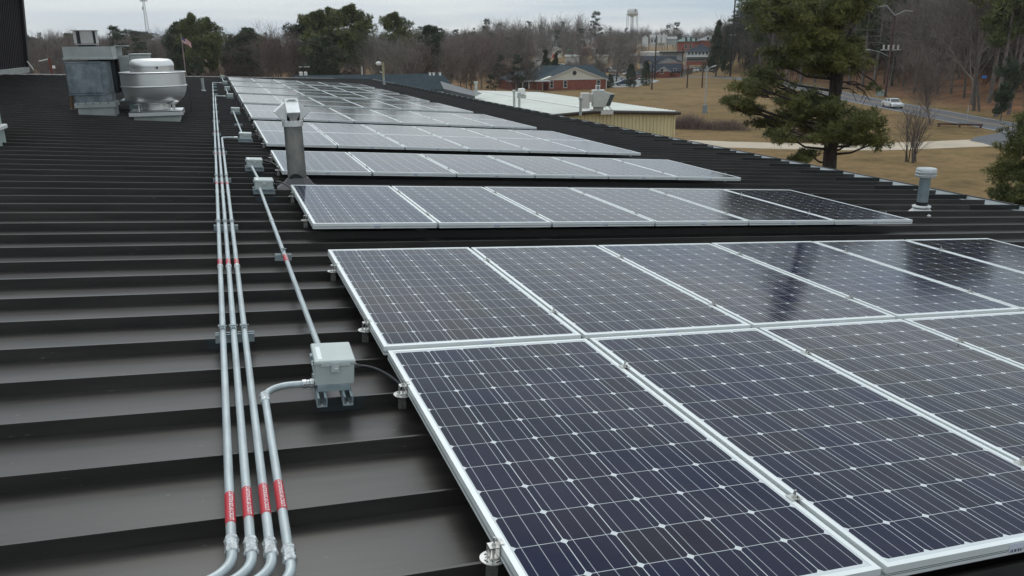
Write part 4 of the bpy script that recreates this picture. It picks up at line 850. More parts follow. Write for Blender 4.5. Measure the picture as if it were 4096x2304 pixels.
    for (x0, y0, x1, y1) in ((800, 560, 960, 590), (790, 600, 900, 640), (830, 570, 1010, 620), (700, 660, 560, 640), (900, 590, 990, 690), (820, 440, 960, 520), (960, 520, 1070, 620), (860, 470, 930, 545)):
        a, b = P(x0, y0), P(x1, y1, rg.uniform(-1, 1)); limbs += [(a, a.lerp(b, .5) + Vector((0, 0, .12)), .05, .03), (a.lerp(b, .5) + Vector((0, 0, .12)), b, .03, .01)]
        for j in range(5): q = a.lerp(b, rg.uniform(.4, 1)); limbs.append((q, q + Vector((rg.gauss(0, .3), rg.gauss(0, .3), rg.gauss(-.1, .25))), .012, .006))
    for (x, y) in ((1000, 575), (1050, 610), (985, 600)): cs.append(ell_points(ng, P(x, y), (.16, .16, .12), 12, .3))
    V, F = seg_mesh('l', limbs, None, 5); np_mesh('limbs', V, F, M['pinebark'], root, True)
    V, F = tufts(ng, np.concatenate(cs), 8, .20, .030, .35); np_mesh('foliage', V, F, M['needle'], root)
big_pine()
# ---- right edge evergreen
def edge_pine():
    D = 34; ng = np.random.default_rng(8); rg = random.Random(8); base = atD(4150, 900, D); g = gz(base.x, base.y); root = empty('pine_tree', (base.x, base.y, g - .1), label='bushy evergreen cut off by the right photo edge', cat='tree'); o = root.location.copy(); pxm = FPX / D
    tp = [Vector((0, 0, 0)), atD(4140, 700, D) - o, atD(4150, 470, D) - o]; m = MB(); m.tube(tp, [.2, .14, .05], 8); m.build('trunk', M['pinebark'], root, True); cs = []; limbs = []
    for x, y, rx, ry in ((4090, 540, 60, 30), (4060, 590, 55, 35), (4075, 650, 60, 40), (4060, 710, 70, 40), (4100, 760, 80, 40), (4020, 770, 55, 30), (4060, 800, 60, 25), (4130, 620, 70, 60), (4150, 700, 80, 60), (4110, 480, 50, 40), (4170, 540, 60, 50), (4010, 680, 30, 20), (4160, 430, 50, 40), (4180, 800, 80, 50)):
        c = atD(x, y, D + rg.uniform(-1, 1)) - o; st = Vector((tp[1].x * .8, tp[1].y * .8, c.z - .3)); limbs.append((st, c, .04, .015))
        for j in range(20): cs.append(ell_points(ng, c + Vector((rg.gauss(0, rx / pxm * .5), rg.gauss(0, rx / pxm * .5), rg.gauss(0, ry / pxm * .5))), (.26, .26, .18), 16, .3))
    V, F = seg_mesh('l', limbs, None, 4); np_mesh('limbs', V, F, M['pinebark'], root); V, F = tufts(ng, np.concatenate(cs), 9, .14, .022, .2); np_mesh('foliage', V, F, M['needle'], root)
edge_pine()
# ---- bare trees on the lawn
def lawn_tree(name, x, D, ybase, ytop, seed, lb, **kw):
    p = atD(x, ybase, D); g = gz(p.x, p.y); h = atD(x, ytop, D).z - g; rg = random.Random(seed); tr, cr_ = bare_segs(rg, h, **kw); zm = max(s[1].z for s in cr_); f_ = h / zm
    root = empty(name, (p.x, p.y, g - .1), label=lb, cat='tree'); root.scale = (f_, f_, f_); V, F = seg_mesh('t', tr, None, 7); np_mesh('trunk', V, F, kw.get('m0', M['twigpale']) if False else M['bark'], root, True); V, F = seg_mesh('c', cr_, None, 3); np_mesh('crown', V, F, M['twig'], root)
lawn_tree('bare_tree', 3645, 77, 650, 380, 31, 'slender many stemmed bare tree on the lawn in front of the driveway', trunk_r=.07, levels=2, stems=9, fork=.2, n1=7, spread=.1, twig=1.1)
lawn_tree('bare_tree', 3722, 113, 500, 90, 32, 'larger bare tree at the roadside behind the white car', trunk_r=.2, levels=4, fork=.15, n1=15, spread=1.1, twig=1.7)
# ---- right hand woods: individual trees at the edge
gr = 'pines at the edge of the right hand woods'; gq = 'bare trees at the edge of the right hand woods'
PINES = [(3035, 235, -120, 'first pine trunk left of the big pine'), (3085, 228, -180, 'second pine trunk left of the big pine crown'), (3150, 222, -150, 'third pine seen through the big pine crown'), (3205, 215, -220, 'fourth pine, half hidden by the big pine'), (3262, 222, -160, 'fifth pine, hidden by the big pine crown'), (3400, 205, -260, 'pine just right of the big pine trunk'), (3455, 200, -240, 'pine close behind the utility pole, on its left'), (3500, 196, -300, 'straight pine behind the utility pole lamp'), (3570, 198, -250, 'pine just right of the utility pole'),
         (4010, 128, -380, 'pine behind the low branched one at the far right'), (4060, 132, -300, 'last pine trunk at the right photo edge'), (3905, 148, -420, 'pine between two pale bare trees at the right'), (3975, 150, -340, 'dark pine right of the leaning bare tree')]
for i, (x, D, yt, lb) in enumerate(PINES): tree_px(PP[(0, 1, 1)[i % 3]], x, D, yt, lb, gr, wide=1.0)
tree_px(PP[2], 4030, 122, 235, 'low green pine with a dark forked trunk at the right', gr, wide=.9)
BARES = [(3620, 190, -60, 1, 'pale bare tree above the roof of the white car'), (3665, 175, -110, 0, 'wide bare tree right of the utility pole'), (3700, 185, -60, 2, 'brown bare tree at the wood edge above the road'), (3760, 170, -90, 1, 'pale bare tree with crooked limbs, middle of the right woods'), (3815, 168, -130, 0, 'thin bare tree left of the paired trunks'), (3917, 138, -260, 1, 'left one of the paired pale trunks by the blue box'), (3940, 137, -300, 3, 'right one of the paired trunks by the blue box'), (3870, 160, -100, 0, 'bare tree behind the paired trunks'),
         (4045, 155, -180, 1, 'bare tree above the low pine at the right'), (3330, 215, -90, 0, 'bare tree behind the big pine trunk'), (3540, 205, -130, 3, 'straight bare tree behind the utility pole'), (3120, 240, 40, 0, 'bare tree left behind the big pine'), (3010, 245, 80, 0, 'bare tree right of the narrow evergreens')]
for x, D, yt, k, lb in BARES: tree_px(PB[k], x, D, yt, lb, gq, wide=1.0)
for P in PB + PP:
    if not P['used']: P['used'] = 1
# ---- the woods as one mass: hundreds of merged trees
def scrub(): pass
def mass(name, spots, lab, pine_frac, seed, wm='woodmass'):
    """one object: merged trees with trunks, limbs and twig sprays"""
    rg = random.Random(seed); ng = np.random.default_rng(seed); protos = []
    for k in range(3):
        tr, cr_ = bare_segs(random.Random(seed * 10 + k), 12, trunk_r=.16, levels=3, n1=11, fork=.25, spread=.7, twig=3.0); s_ = tr + cr_; V, F = seg_mesh('m', s_, None, 3); protos.append((V / max(V[:, 2].max(), 1), F))
    pv = []
    for k in range(2):
        q = random.Random(seed + 77 + k); cs = [];
        for b in range(26):
            t = .35 + .65 * q.random(); ln = .16 * (1.05 - t) + .04; a = q.uniform(0, 6.28); cs.append(ell_points(ng, (math.cos(a) * ln, math.sin(a) * ln, t), (.055, .055, .03), 16))
        V, F = tufts(ng, np.concatenate(cs), 4, .045, .012); T = seg_mesh('m', [(Vector((0, 0, 0)), Vector((0, 0, .95)), .014, .004)], None, 3); pv.append((np.concatenate([V, T[0]]), np.concatenate([F, T[1] + len(V)])))
    VV = [[], []]; FF = [[], []]; off = [0, 0]
    for (x, y, h) in spots:
        i = 1 if rg.random() < pine_frac else 0; V, F = rg.choice(pv if i else protos); a = rg.uniform(0, 6.28); c, s_ = math.cos(a), math.sin(a); w = h * rg.uniform(.85, 1.25)
        X = np.stack([(V[:, 0] * c - V[:, 1] * s_) * w + x, (V[:, 0] * s_ + V[:, 1] * c) * w + y, V[:, 2] * h + gz(x, y) - .2], 1); VV[i].append(X); FF[i].append(F + off[i]); off[i] += len(X)
    V = np.concatenate(VV[0] + VV[1]); n0 = off[0]; F = np.concatenate(FF[0] + [f + n0 for f in FF[1]]); nf0 = sum(len(f) for f in FF[0])
    o = np_mesh(name, V, F, M[wm]); o.data.materials.append(M['needlemass']); mi = np.zeros(len(F), np.int32); mi[nf0:] = 1; o.data.polygons.foreach_set('material_index', mi); tag(o, lab, None, None, 'stuff'); print(name, len(F)); return o
M['wooddark'] = mat('mass of dark branches', (.078, .058, .047), .95, island=.4, nscale=.05, col2=(.105, .078, .062)); M['woodmass'] = mat('mass of bare branches', (.150, .118, .100), .95, island=.4, nscale=.02, col2=(.165, .140, .128)); M['needlemass'] = mat('mass of pine foliage', (.045, .060, .030), .8, island=.4)
sp = []
rg = random.Random(99)
for k in range(230):   # belt behind the far roof edge, left
    a = rg.uniform(-20, 21); D = rg.uniform(205, 330); x = CAM[0] + D * math.sin(R(a)); y = CAM[1] + D * math.cos(R(a)); sp.append((x, y, rg.uniform(11, 15) * (.74 + D / 760)))
for k in range(150):
    a = rg.uniform(-20, 24); D = rg.uniform(330, 560); x = CAM[0] + D * math.sin(R(a)); y = CAM[1] + D * math.cos(R(a)); sp.append((x, y, rg.uniform(12, 16)))
mass('woods', sp, 'brown bare woods behind the far roof edge', .10, 4)
sp = []
for k in range(300):   # ridge behind the town
    a = rg.uniform(12, 46); D = rg.uniform(560, 1000) if a > 26 else rg.uniform(330, 800); x = CAM[0] + D * math.sin(R(a)); y = CAM[1] + D * math.cos(R(a)); sp.append((x, y, rg.uniform(13, 19) * (1 if D > 500 else .8) * (1.5 if 17.5 < a < 25.5 and D > 560 else 1.12)))
for k in range(40):
    a = rg.uniform(17, 33); D = rg.uniform(300, 560)
    if (20.6 < a < 24.2 and D < 460) or a > 28.5: continue
    x = CAM[0] + D * math.sin(R(a)); y = CAM[1] + D * math.cos(R(a)); sp.append((x, y, rg.uniform(6, 11)))
mass('distant_woods', sp, 'grey brown woods behind the town up to the horizon', .12, 5)
sp = []
for k in range(360):   # right hand woods
    a = rg.uniform(37.5, 62); p = None
    D = rg.uniform(230, 330) if a < 44 else rg.uniform(195, 300) if a < 49 else rg.uniform(160, 270)
    x = CAM[0] + D * math.sin(R(a)); y = CAM[1] + D * math.cos(R(a)); sp.append((x, y, rg.uniform(15, 24) if k % 4 else rg.uniform(4, 9)))
for k in range(150):
    a = rg.uniform(34.4, 39); D = rg.uniform(300, 520) if k < 70 else rg.uniform(272, 330); sp.append((CAM[0] + D * math.sin(R(a)), CAM[1] + D * math.cos(R(a)), rg.uniform(12, 19)))
mass('right_woods', sp, 'dark mixed woods behind the road', .33, 6, 'wooddark')
sp = []
for k in range(260):
    a = rg.uniform(-20, 25); D = rg.uniform(600, 1300); x = CAM[0] + D * math.sin(R(a)); y = CAM[1] + D * math.cos(R(a)); sp.append((x, y, rg.uniform(14, 20)))
mass('horizon_woods', sp, 'hazy woods on the horizon at the left', .2, 7)
sp = []
for k in range(520):   # understory
    if k < 200: a = rg.uniform(-20, 22); D = rg.uniform(165, 230)
    else:
        a = rg.uniform(38, 62); D = rg.uniform(235, 300) if a < 44 else rg.uniform(205, 270) if a < 49 else rg.uniform(170, 240)
    sp.append((CAM[0] + D * math.sin(R(a)), CAM[1] + D * math.cos(R(a)), rg.uniform(3, 9)))
mass('understory', sp, 'low brown undergrowth under the trees', .12, 8, 'wooddark')
# brambles by the light pole
def hedge():
    rg = random.Random(44); segs = []
    for k in range(2600):
        t = rg.random(); c = atZ(2715 + 230 * t, 512 + 6 * t, G0); hmx = 2.1 * (1 - .45 * t) * (.7 + .4 * math.sin(t * 9)); p = Vector((c.x + rg.gauss(0, .9), c.y + rg.gauss(0, .9), G0)); d = Vector((rg.gauss(0, .45), rg.gauss(0, .45), 1)).normalized(); l_ = hmx * rg.uniform(.4, 1); q = p + d * l_ * .6; segs.append((p, q, .02, .014)); d2 = (d + Vector((rg.gauss(0, .6), rg.gauss(0, .6), .1))).normalized(); segs.append((q, q + d2 * l_ * .5, .014, .006))
    V, F = seg_mesh('h', segs, None, 3); o = np_mesh('bramble_hedge', V, F, M['twigred']); tag(o, 'tangled reddish brown brambles at the foot of the silver light pole', None, None, 'stuff')
    rg = random.Random(45); segs = []
    for k in range(900):
        t = rg.random(); c = atZ(3120 + 130 * t, 568 - 4 * t, G0); p = Vector((c.x + rg.gauss(0, .5), c.y + rg.gauss(0, .5), G0)); d = Vector((rg.gauss(0, .3), rg.gauss(0, .3), 1)).normalized(); l_ = rg.uniform(.7, 1.7); segs.append((p, p + d * l_, .018, .008))
    V, F = seg_mesh('h', segs, None, 3); o = np_mesh('dry_shrubs', V, F, M['twigred']); tag(o, 'dry brown shrubs under the big pine by the driveway', None, None, 'stuff')
hedge()
# ================================================================ the lower building with a white roof
M['wroof'] = mat('white ribbed roof', (.80, .80, .73), .45, nscale=.25, namt=.06); M['tanwall'] = mat('tan ribbed wall', (.66, .56, .33), .55, nscale=.5, namt=.07); M['brownpipe'] = mat('dark brown gutter', (.045, .036, .030), .4); M['cream'] = mat('cream siding', (.62, .585, .49), .6, nscale=.6, namt=.05)
M['brick'] = mat('red brick', (.25, .078, .052), .85, nscale=1.2, namt=.2, bump=.2, bscale=12); M['bluroof'] = mat('blue grey shingles', (.040, .056, .066), .9, spec=.12, nscale=2.2, namt=.2, bump=.3, bscale=14); M['glassd'] = mat('dark window glass', (.03, .035, .04), .12); M['wtrim'] = mat('white trim', (.60, .59, .56), .5)
M['navy'] = mat('navy shingles', (.034, .040, .052), .9, spec=.12, nscale=2, namt=.15); M['maroon'] = mat('maroon shingles', (.13, .055, .045), .9, spec=.12, nscale=1.5, namt=.15); M['greenroof'] = mat('green metal roof', (.045, .14, .11), .5, nscale=1, namt=.1); M['whitewall'] = mat('white wall', (.62, .62, .60), .7, nscale=.5, namt=.06); M['greywall'] = mat('grey siding', (.36, .38, .38), .7, nscale=.5, namt=.08); M['olive'] = mat('pale olive siding', (.38, .36, .25), .7); M['yellowwall'] = mat('pale yellow wall', (.52, .42, .20), .7); M['greyroof'] = mat('pale grey shingles', (.25, .245, .24), .8, nscale=1, namt=.1)
M['unit'] = mat('off white enamel unit', (.52, .53, .50), .5, nscale=3, namt=.06); M['coil'] = mat('dark cooling coil', (.055, .065, .065), .6, nscale=8, namt=.2)
def white_building():
    root = empty('white_roof_building', (0, 0, 0), label='lower building with white ribbed roof and tan metal end wall', cat='building')
    y0, y1, xr, xm = 54.2, 84.0, 34.3, 26.9; ze, zr = -4.0, -3.62; xl = 15.0; zl = -4.25
    def zt(x): return ze + (zr - ze) * (xr - x) / (xr - xm) if x > xm else zr + (zl - zr) * (xm - x) / (xm - xl)
    m = MB(); y = y0
    while y < y1:      # ribs run across, down both slopes
        for a, b in ((xm, xr), (xl, xm)):
            A, B_ = zt(a), zt(b)
            m.poly([(a, y, A), (b, y, B_), (b, y + .52, B_), (a, y + .52, A)]); m.poly([(a, y + .52, A), (b, y + .52, B_), (b, y + .55, B_ + .06), (a, y + .55, A + .06)]); m.poly([(a, y + .55, A + .06), (b, y + .55, B_ + .06), (b, y + .60, B_ + .06), (a, y + .60, A + .06)]); m.poly([(a, y + .60, A + .06), (b, y + .60, B_ + .06), (b, y + .62, B_), (a, y + .62, A)])
        y += .62
    m.build('roof', M['wroof'], root, fix=False)
    m = MB(); m.poly([(xm - .22, y0, zr + .075), (xm + .22, y0, zr + .075), (xm + .22, y1, zr + .075), (xm - .22, y1, zr + .075)]); m.poly([(xm - .22, y0, zr + .075), (xm - .22, y1, zr + .075), (xm - .22, y1, zr + .02), (xm - .22, y0, zr + .02)]); m.build('ridge_cap', M['wtrim'], root, fix=False)
    m = MB(); m.bbox((xl + .2, y0 + .3, G0 - .3), (xr - .25, y1 - .3, zl - .12)); m.build('inner_wall', M['tanwall'], root)
    m = MB()
    prof = []
    x = xl + .3; k = 0
    top = lambda x: zt(x) - .1
    while x < xr - .3:   # corrugated end wall
        for (a, b, ya, yb) in ((x, x + .22, y0 + .28, y0 + .28), (x + .22, x + .25, y0 + .28, y0 + .22), (x + .25, x + .29, y0 + .22, y0 + .22), (x + .29, x + .32, y0 + .22, y0 + .28)):
            m.poly([(a, ya, G0), (b, yb, G0), (b, yb, top(b)), (a, ya, top(a))])
        x += .32
    m.build('end_wall', M['tanwall'], root, fix=False)
    m = MB()
    m.tube([(xl, y0 - .02, zt(xl) - .09), (xm, y0 - .02, zr - .12), (xr + .1, y0 - .02, ze - .12)], .145, 12); m.build('gutter', M['brownpipe'], root, True)
    m = MB(); m.box((xm + .9, y0 - .06, zt(xm + .9) - .12), (1.05, .34, .36)); m.build('gutter_patch', M['wtrim'], root)
    m = MB(); m.bbox((xr - .3, y0 + .2, G0), (xr - .2, y0 + .32, ze - .2)); m.build('corner_trim', M['tanwall'], root)
white_building()
def wpipe(x, y, ytop, D, r, lb, cap=True):
    p = atD(x, y, D); top = atD(x, ytop, D); root = empty('vent_pipe', p, label=lb, cat='vent pipe', group='vent pipes on the white roof'); h = top.z - p.z
    m = MB(); m.lathe([(r, -.1), (r, h)], (0, 0, 0), 12); m.build('pipe', M['curb'], root, True)
    if cap: m = MB(); m.lathe([(r, h - .12), (r * 1.6, h - .06), (r * 1.6, h + .04), (r * 1.2, h + .10)], (0, 0, 0), 12); m.build('cap', M['curb'], root, True)
wpipe(2322, 456, 393, 59, .10, 'grey vent pipe with flat cap in front of the rooftop air unit'); wpipe(2057, 420, 364, 66, .10, 'left vent pipe of the pair near the white round fan'); wpipe(2077, 425, 376, 65, .10, 'right vent pipe of the pair near the white round fan'); wpipe(1905, 380, 330, 72, .12, 'single vent pipe at the far left end of the white roof')
def white_fan():
    p = atD(2086, 386, 74); root = empty('roof_fan', p, label='white mushroom shaped fan on the white roof', cat='exhaust fan'); m = MB(); m.bbox((-.75, -.75, -.3), (.75, .75, .30)); m.build('curb', M['curb'], root)
    m = MB(); m.lathe([(.6, .3), (.6, .45), (1.08, .5), (1.08, .58), (.85, .85), (.82, .95)], (0, 0, 0), 24); m.build('skirt', M['wtrim'], root, True); m = MB(); m.lathe([(.76, .95), (.78, 1.35), (.72, 1.52), (.55, 1.62), (.001, 1.65)], (0, 0, 0), 24); m.build('cover', M['wtrim'], root, True); root.scale = (.44, .44, .44)
white_fan()
def ac_unit():
    p = atD(2398, 438, 61); root = empty('rooftop_air_unit', p, rz=R(-18), label='off white rooftop air unit with a slanted dark coil on the white roof', cat='air unit')
    m = MB(); m.bbox((-.9, -.9, .35), (.55, 1.0, 2.35)); m.build('body', M['unit'], root, bevel=.03)
    m = MB(); m.prism([(-.85, .38), (.95, .38), (1.55, 1.95), (1.45, 2.05), (-.85, 2.12)], -1.35, -.901, 'y'); 
    m = MB(); m.prism([(.551, .40), (1.15, .40), (1.75, 1.85), (.551, 2.12)], -.85, .95, 'y'); m.build('intake_hood', M['unit'], root)
    m = MB(); m.poly([(1.17, -.80, .45), (1.17, .90, .45), (1.76, .90, 1.82), (1.76, -.80, 1.82)]); m.poly([(.65, -.87, .5), (1.15, -.87, .5), (1.70, -.87, 1.80), (1.2, -.87, 1.85)]); m.build('coil', M['coil'], root)
    m = MB(); m.bbox((-2.3, -.6, .2), (-1.3, .7, 2.0)); m.bbox((-1.25, -.5, .9), (-.9, .4, 1.9)); m.build('duct_box', M['wtrim'], root, bevel=.03)
    m = MB(); m.bbox((-.5, -.1, 2.35), (.0, .4, 2.85)); m.bbox((-.55, -.15, 2.85), (.05, .45, 2.9)); st = m.build('stack', M['unit'], root); m = MB(); m.bbox((-.34, -.108, 2.42), (-.16, -.102, 2.78)); m.build('opening', M['dark'], st)
    m = MB(); m.bbox((-.7, -.7, -.1), (.4, .8, .35)); m.build('curb', M['curb'], root)
    for x, y in ((1.5, -.7), (1.5, .8), (.9, -.7)):
        m = MB(); m.tube([(x - .4, y, .4), (x, y, -.1)], .03, 6); m.build('leg', M['curb'], root)
    root.scale = (.60, .60, .60)
ac_unit()
# ================================================================ generic buildings
def house(name, a, b, depth, hw, hr, lb, cat, wm, rm, gable='end', over=.4, wins=(), base=None, hip=False, flat=False, trimm=None, doors=()):
    """front wall from a to b (world xy), depth away from the camera, eave height hw, ridge height hr; windows are (t, z0, w, h) along the front"""
    a = Vector((a[0], a[1], 0)); b = Vector((b[0], b[1], 0)); g = min(gz(a.x, a.y), gz(b.x, b.y)) if base is None else base; w = (b - a).length; ang = math.atan2(b.y - a.y, b.x - a.x)
    root = empty(name, (a.x, a.y, g), rz=ang, label=lb, cat=cat); m = MB(); m.bbox((0, 0, -1), (w, depth, hw)); m.build('wall', wm, root)
    o_ = over; m = MB()
    if flat: m.bbox((-o_, -o_, hw + .001), (w + o_, depth + o_, hr)); m.build('roof', rm, root)
    elif hip:
        i = min(w, depth) / 2; P0 = [(-o_, -o_, hw), (w + o_, -o_, hw), (w + o_, depth + o_, hw), (-o_, depth + o_, hw)]
        R0 = ((i, depth / 2, hr), (w - i, depth / 2, hr)) if w >= depth else ((w / 2, i, hr), (w / 2, depth - i, hr))
        if w >= depth: fs = [(P0[0], P0[1], R0[1], R0[0]), (P0[1], P0[2], R0[1]), (P0[2], P0[3], R0[0], R0[1]), (P0[3], P0[0], R0[0])]
        else: fs = [(P0[0], P0[1], R0[0]), (P0[1], P0[2], R0[1], R0[0]), (P0[2], P0[3], R0[1]), (P0[3], P0[0], R0[0], R0[1])]
        for f in fs: m.poly(f)
        m.poly([(p[0], p[1], hw - .02) for p in P0]); m.build('roof', rm, root)
    elif gable == 'front':
        for s_ in (0, 1):
            x = -o_ if s_ == 0 else w + o_; zz = hw - o_ * (hr - hw) / (w / 2)
            m.poly([(x, -o_, zz), (w / 2, -o_, hr), (w / 2, depth + o_, hr), (x, depth + o_, zz)]); m.poly([(x, -o_, zz - .18), (w / 2, -o_, hr - .18), (w / 2, depth + o_, hr - .18), (x, depth + o_, zz - .18)]); m.poly([(x, -o_, zz), (w / 2, -o_, hr), (w / 2, -o_, hr - .18), (x, -o_, zz - .18)])
        m.build('roof', rm, root, fix=False); m = MB(); m.prism([(0, hw), (w, hw), (w / 2, hr - .05)], 0, depth, 'y'); m.build('gable', trimm or wm, root)
    else:
        for s_ in (0, 1):
            y = -o_ if s_ == 0 else depth + o_; zz = hw - o_ * (hr - hw) / (depth / 2); m.poly([(-o_, y, zz), (w + o_, y, zz), (w + o_, depth / 2, hr), (-o_, depth / 2, hr)]); m.poly([(-o_, y, zz), (w + o_, y, zz), (w + o_, y, zz - .18), (-o_, y, zz - .18)])
        m.build('roof', rm, root, fix=False); m = MB(); m.prism([(0, hw), (depth, hw), (depth / 2, hr - .05)], 0, w, 'x'); m.build('gable', trimm or wm, root)
    for (t, z0, ww, hh) in wins:
        m = MB(); x = t * w; m.bbox((x - ww / 2, -.05, z0), (x + ww / 2, .02, z0 + hh)); f = m.build('window', M['wtrim'], root); m = MB(); m.bbox((x - ww / 2 + .1, -.062, z0 + .1), (x + ww / 2 - .1, -.045, z0 + hh / 2 - .04)); m.bbox((x - ww / 2 + .1, -.062, z0 + hh / 2 + .04), (x + ww / 2 - .1, -.045, z0 + hh - .1)); m.build('pane', M['glassd'], f)
    return root, w
def g2(x, y, z=G0): p = atZ(x, y, z); return (p.x, p.y)
# ---- brick house
def brick_house():
    a, b = g2(2171, 362), g2(2424, 356); A = Vector((*a, 0)); B_ = Vector((*b, 0)); w = (B_ - A).length; ang = math.atan2(B_.y - A.y, B_.x - A.x)
    root = empty('brick_house', (a[0], a[1], G0), rz=ang, label='red brick house with cream gable, round vent and blue grey roof', cat='building')
    he, hp, dp = 2.3, 5.05, 15
    m = MB(); m.bbox((0, 0, -.5), (w, dp, he)); m.build('wall', M['brick'], root)
    m = MB(); m.prism([(-.15, he), (w + .15, he), (w / 2, hp - .15)], .0 - .03, 2.0, 'y'); m.build('gable', M['cream'], root)
    m = MB(); m.bbox((-.3, -.10, he - .12), (w + .3, -.01, he + .10)); 
    for s_ in (0, 1):
        x = -.45 if s_ == 0 else w + .45; z = he - .2; m.poly([(x, -.35, z), (w / 2, -.35, hp), (w / 2, -.35, hp - .28), (x, -.35, z - .22)]); m.poly([(x, -.35, z - .22), (w / 2, -.35, hp - .28), (w / 2, -.03, hp - .28), (x, -.03, z - .22)])
    m.bbox((-.12, -.10, 0), (.06, -.01, he)); m.bbox((w - .06, -.10, 0), (w + .12, -.01, he)); m.build('trim', M['wtrim'], root)
    m = MB()
    for s_ in (0, 1):
        x = -.5 if s_ == 0 else w + .5; m.poly([(x, -.4, he - .2), (w / 2, -.4, hp + .02), (w / 2, 10.4, hp + .02), (x, 10.4, he - .2)])
    # the long hipped roof behind, running left and right
    L_, Rr, f0, f1 = -3.4, w + 2.8, 5.5, dp + 2; hm = 5.15; ym = 10.5; m.poly([(L_ - 3.5, f0 - 1, he - .1), (Rr, f0 - 1, he - .1), (Rr - 2.5, ym, hm), (L_ + 6, ym, hm)]); m.poly([(L_ - 3.5, f0 - 1, he - .1), (L_ + 6, ym, hm), (L_ - 3.5, f1, he - .1)]); m.poly([(Rr, f0 - 1, he - .1), (Rr, f1, he - .1), (Rr - 2.5, ym, hm)]); m.poly([(L_ - 3.5, f1, he - .1), (Rr, f1, he - .1), (Rr - 2.5, ym, hm), (L_ + 6, ym, hm)])
    m.build('roof', M['bluroof'], root, fix=False)
    m = MB(); m.bbox((-6.5, 5.2, -.5), (-.01, dp + 1, he - .12)); m.build('left_wing', M['brick'], root)
    m = MB(); m.bbox((-5.0, 5.12, .2), (-4.7, 5.19, he - .3)); m.bbox((-2.0, 5.12, .2), (-1.7, 5.19, he - .3)); m.bbox((-4.7, 5.12, he - .6), (-2.0, 5.19, he - .3)); m.bbox((-3.5, 5.12, .2), (-3.2, 5.19, he - .6)); m.build('porch_frame', M['cream'], root); m = MB(); m.bbox((-4.7, 5.14, .2), (-3.5, 5.17, he - .6)); m.bbox((-3.2, 5.14, .2), (-2.0, 5.17, he - .6)); m.build('porch_opening', M['glassd'], root)
    m = MB(); m.bbox((w + .01, 6.5, -.5), (w + 2.3, dp + 1, he - .12)); m.build('right_wing', M['cream'], root)
    m = MB(); m.lathe([(.62, 0), (.62, .06)], (0, 0, 0), 28); m.X = None
    m = MB(); m.X = Matrix.Translation((w / 2 - .1, -.04, 3.72)) @ Matrix.Rotation(R(90), 4, 'X'); m.lathe([(.60, 0), (.60, .05), (.50, .06)], (0, 0, 0), 28); f = m.build('round_vent', M['wtrim'], root); m = MB(); m.X = Matrix.Translation((w / 2 - .1, -.105, 3.72)) @ Matrix.Rotation(R(90), 4, 'X'); m.lathe([(.48, 0), (.48, .02)], (0, 0, 0), 28); m.build('louvre', M['dark'], f)
    for t in (.135, .35, .875):
        x = t * w; m = MB(); m.bbox((x - .44, -.07, .52), (x + .44, .02, 2.05)); m.bbox((x - .49, -.12, .44), (x + .49, .02, .52)); f = m.build('window', M['wtrim'], root)
        for z0, z1 in ((.60, 1.25), (1.32, 1.97)): m = MB(); m.bbox((x - .33, -.082, z0), (x + .33, -.072, z1)); m.build('pane', M['glassd'], f)
    for i, (x, y, z) in enumerate(((-3.0, 7.0, 3.4), (-.8, 7.2, 3.5), (1.6, 8.5, 4.2))): m = MB(); m.lathe([(.10, 0), (.10, .6)], (x, y, z - .2), 8); m.build('roof_vent', M['wtrim'], root)
    m = MB(); m.bbox((.85, -.8, -.1), (.90, -.10, 1.5)) ; m.bbox((.05, -.9, 0), (.9, -.85, 1.55)); m.build('gate', M['maroonfence'], root)
M['maroonfence'] = mat('dark red fence boards', (.09, .025, .028), .8)
brick_house()
# awning and clutter left of the house
m = MB(); p = atZ(2115, 366, G0); m.X = Matrix.Translation(p); m.poly([(-5, -1, 2.2), (5, -1.2, 2.1), (5.2, 1.5, 2.3), (-5, 1.5, 2.4)]); 
for x in (-4.8, -1.6, 1.6, 4.8): m.tube([(x, -.9, 0), (x, -.9, 2.15)], .06, 6)
root = m.build('carport', M['greyroof'], None, fix=False); tag(root, 'thin grey canopy on posts left of the brick house', 'carport')
# picket fence line left of the house
def fence(px0, px1, h, n, lb, m_, name='fence', D0=None):
    A, B_ = atZ(*px0, G0), atZ(*px1, G0); root = empty(name, A, label=lb, cat='fence'); d = (B_ - A); m = MB(); m.box((0, 0, 0), (.01, .01, .01))
    m = MB(); q = d.normalized(); nn = Vector((-q.y, q.x, 0)) * .02
    for zz in (.3 * h, .9 * h): m.poly([(-nn.x, -nn.y, zz), (d.x - nn.x, d.y - nn.y, zz), (d.x - nn.x, d.y - nn.y, zz + .08), (-nn.x, -nn.y, zz + .08)])
    k = int(d.length / .28)
    for i in range(k):
        c = d * (i / k); m.box((c.x, c.y, h * .5), (.10, .03, h), math.atan2(d.y, d.x))
    m.build('picket_panel', m_, root)
    for i in range(n): c = d * (i / (n - 1)); m = MB(); m.box((c.x, c.y, h * .5), (.1, .1, h + .1)); m.build('post', m_, root)
fence((1975, 352), (2080, 349), 1.3, 6, 'dark picket fence left of the brick house', M['maroonfence'])
def chain_fence():
    A, B_ = atZ(2850, 527, G0), atZ(3140, 530, G0); root = empty('chain_link_fence', A, label='low rusty wire fence with pale posts behind the driveway', cat='fence'); d = B_ - A; n = 15
    for i in range(n + 1): c = d * (i / n); m = MB(); m.tube([(c.x, c.y, 0), (c.x, c.y, 1.5)], .022, 6); m.build('post', M['rust'], root)
    m = MB(); m.tube([(0, 0, 1.45), (d.x, d.y, 1.45)], .012, 5); m.tube([(0, 0, .7), (d.x, d.y, .7)], .008, 5); m.build('rail', M['rust'], root)
chain_fence()
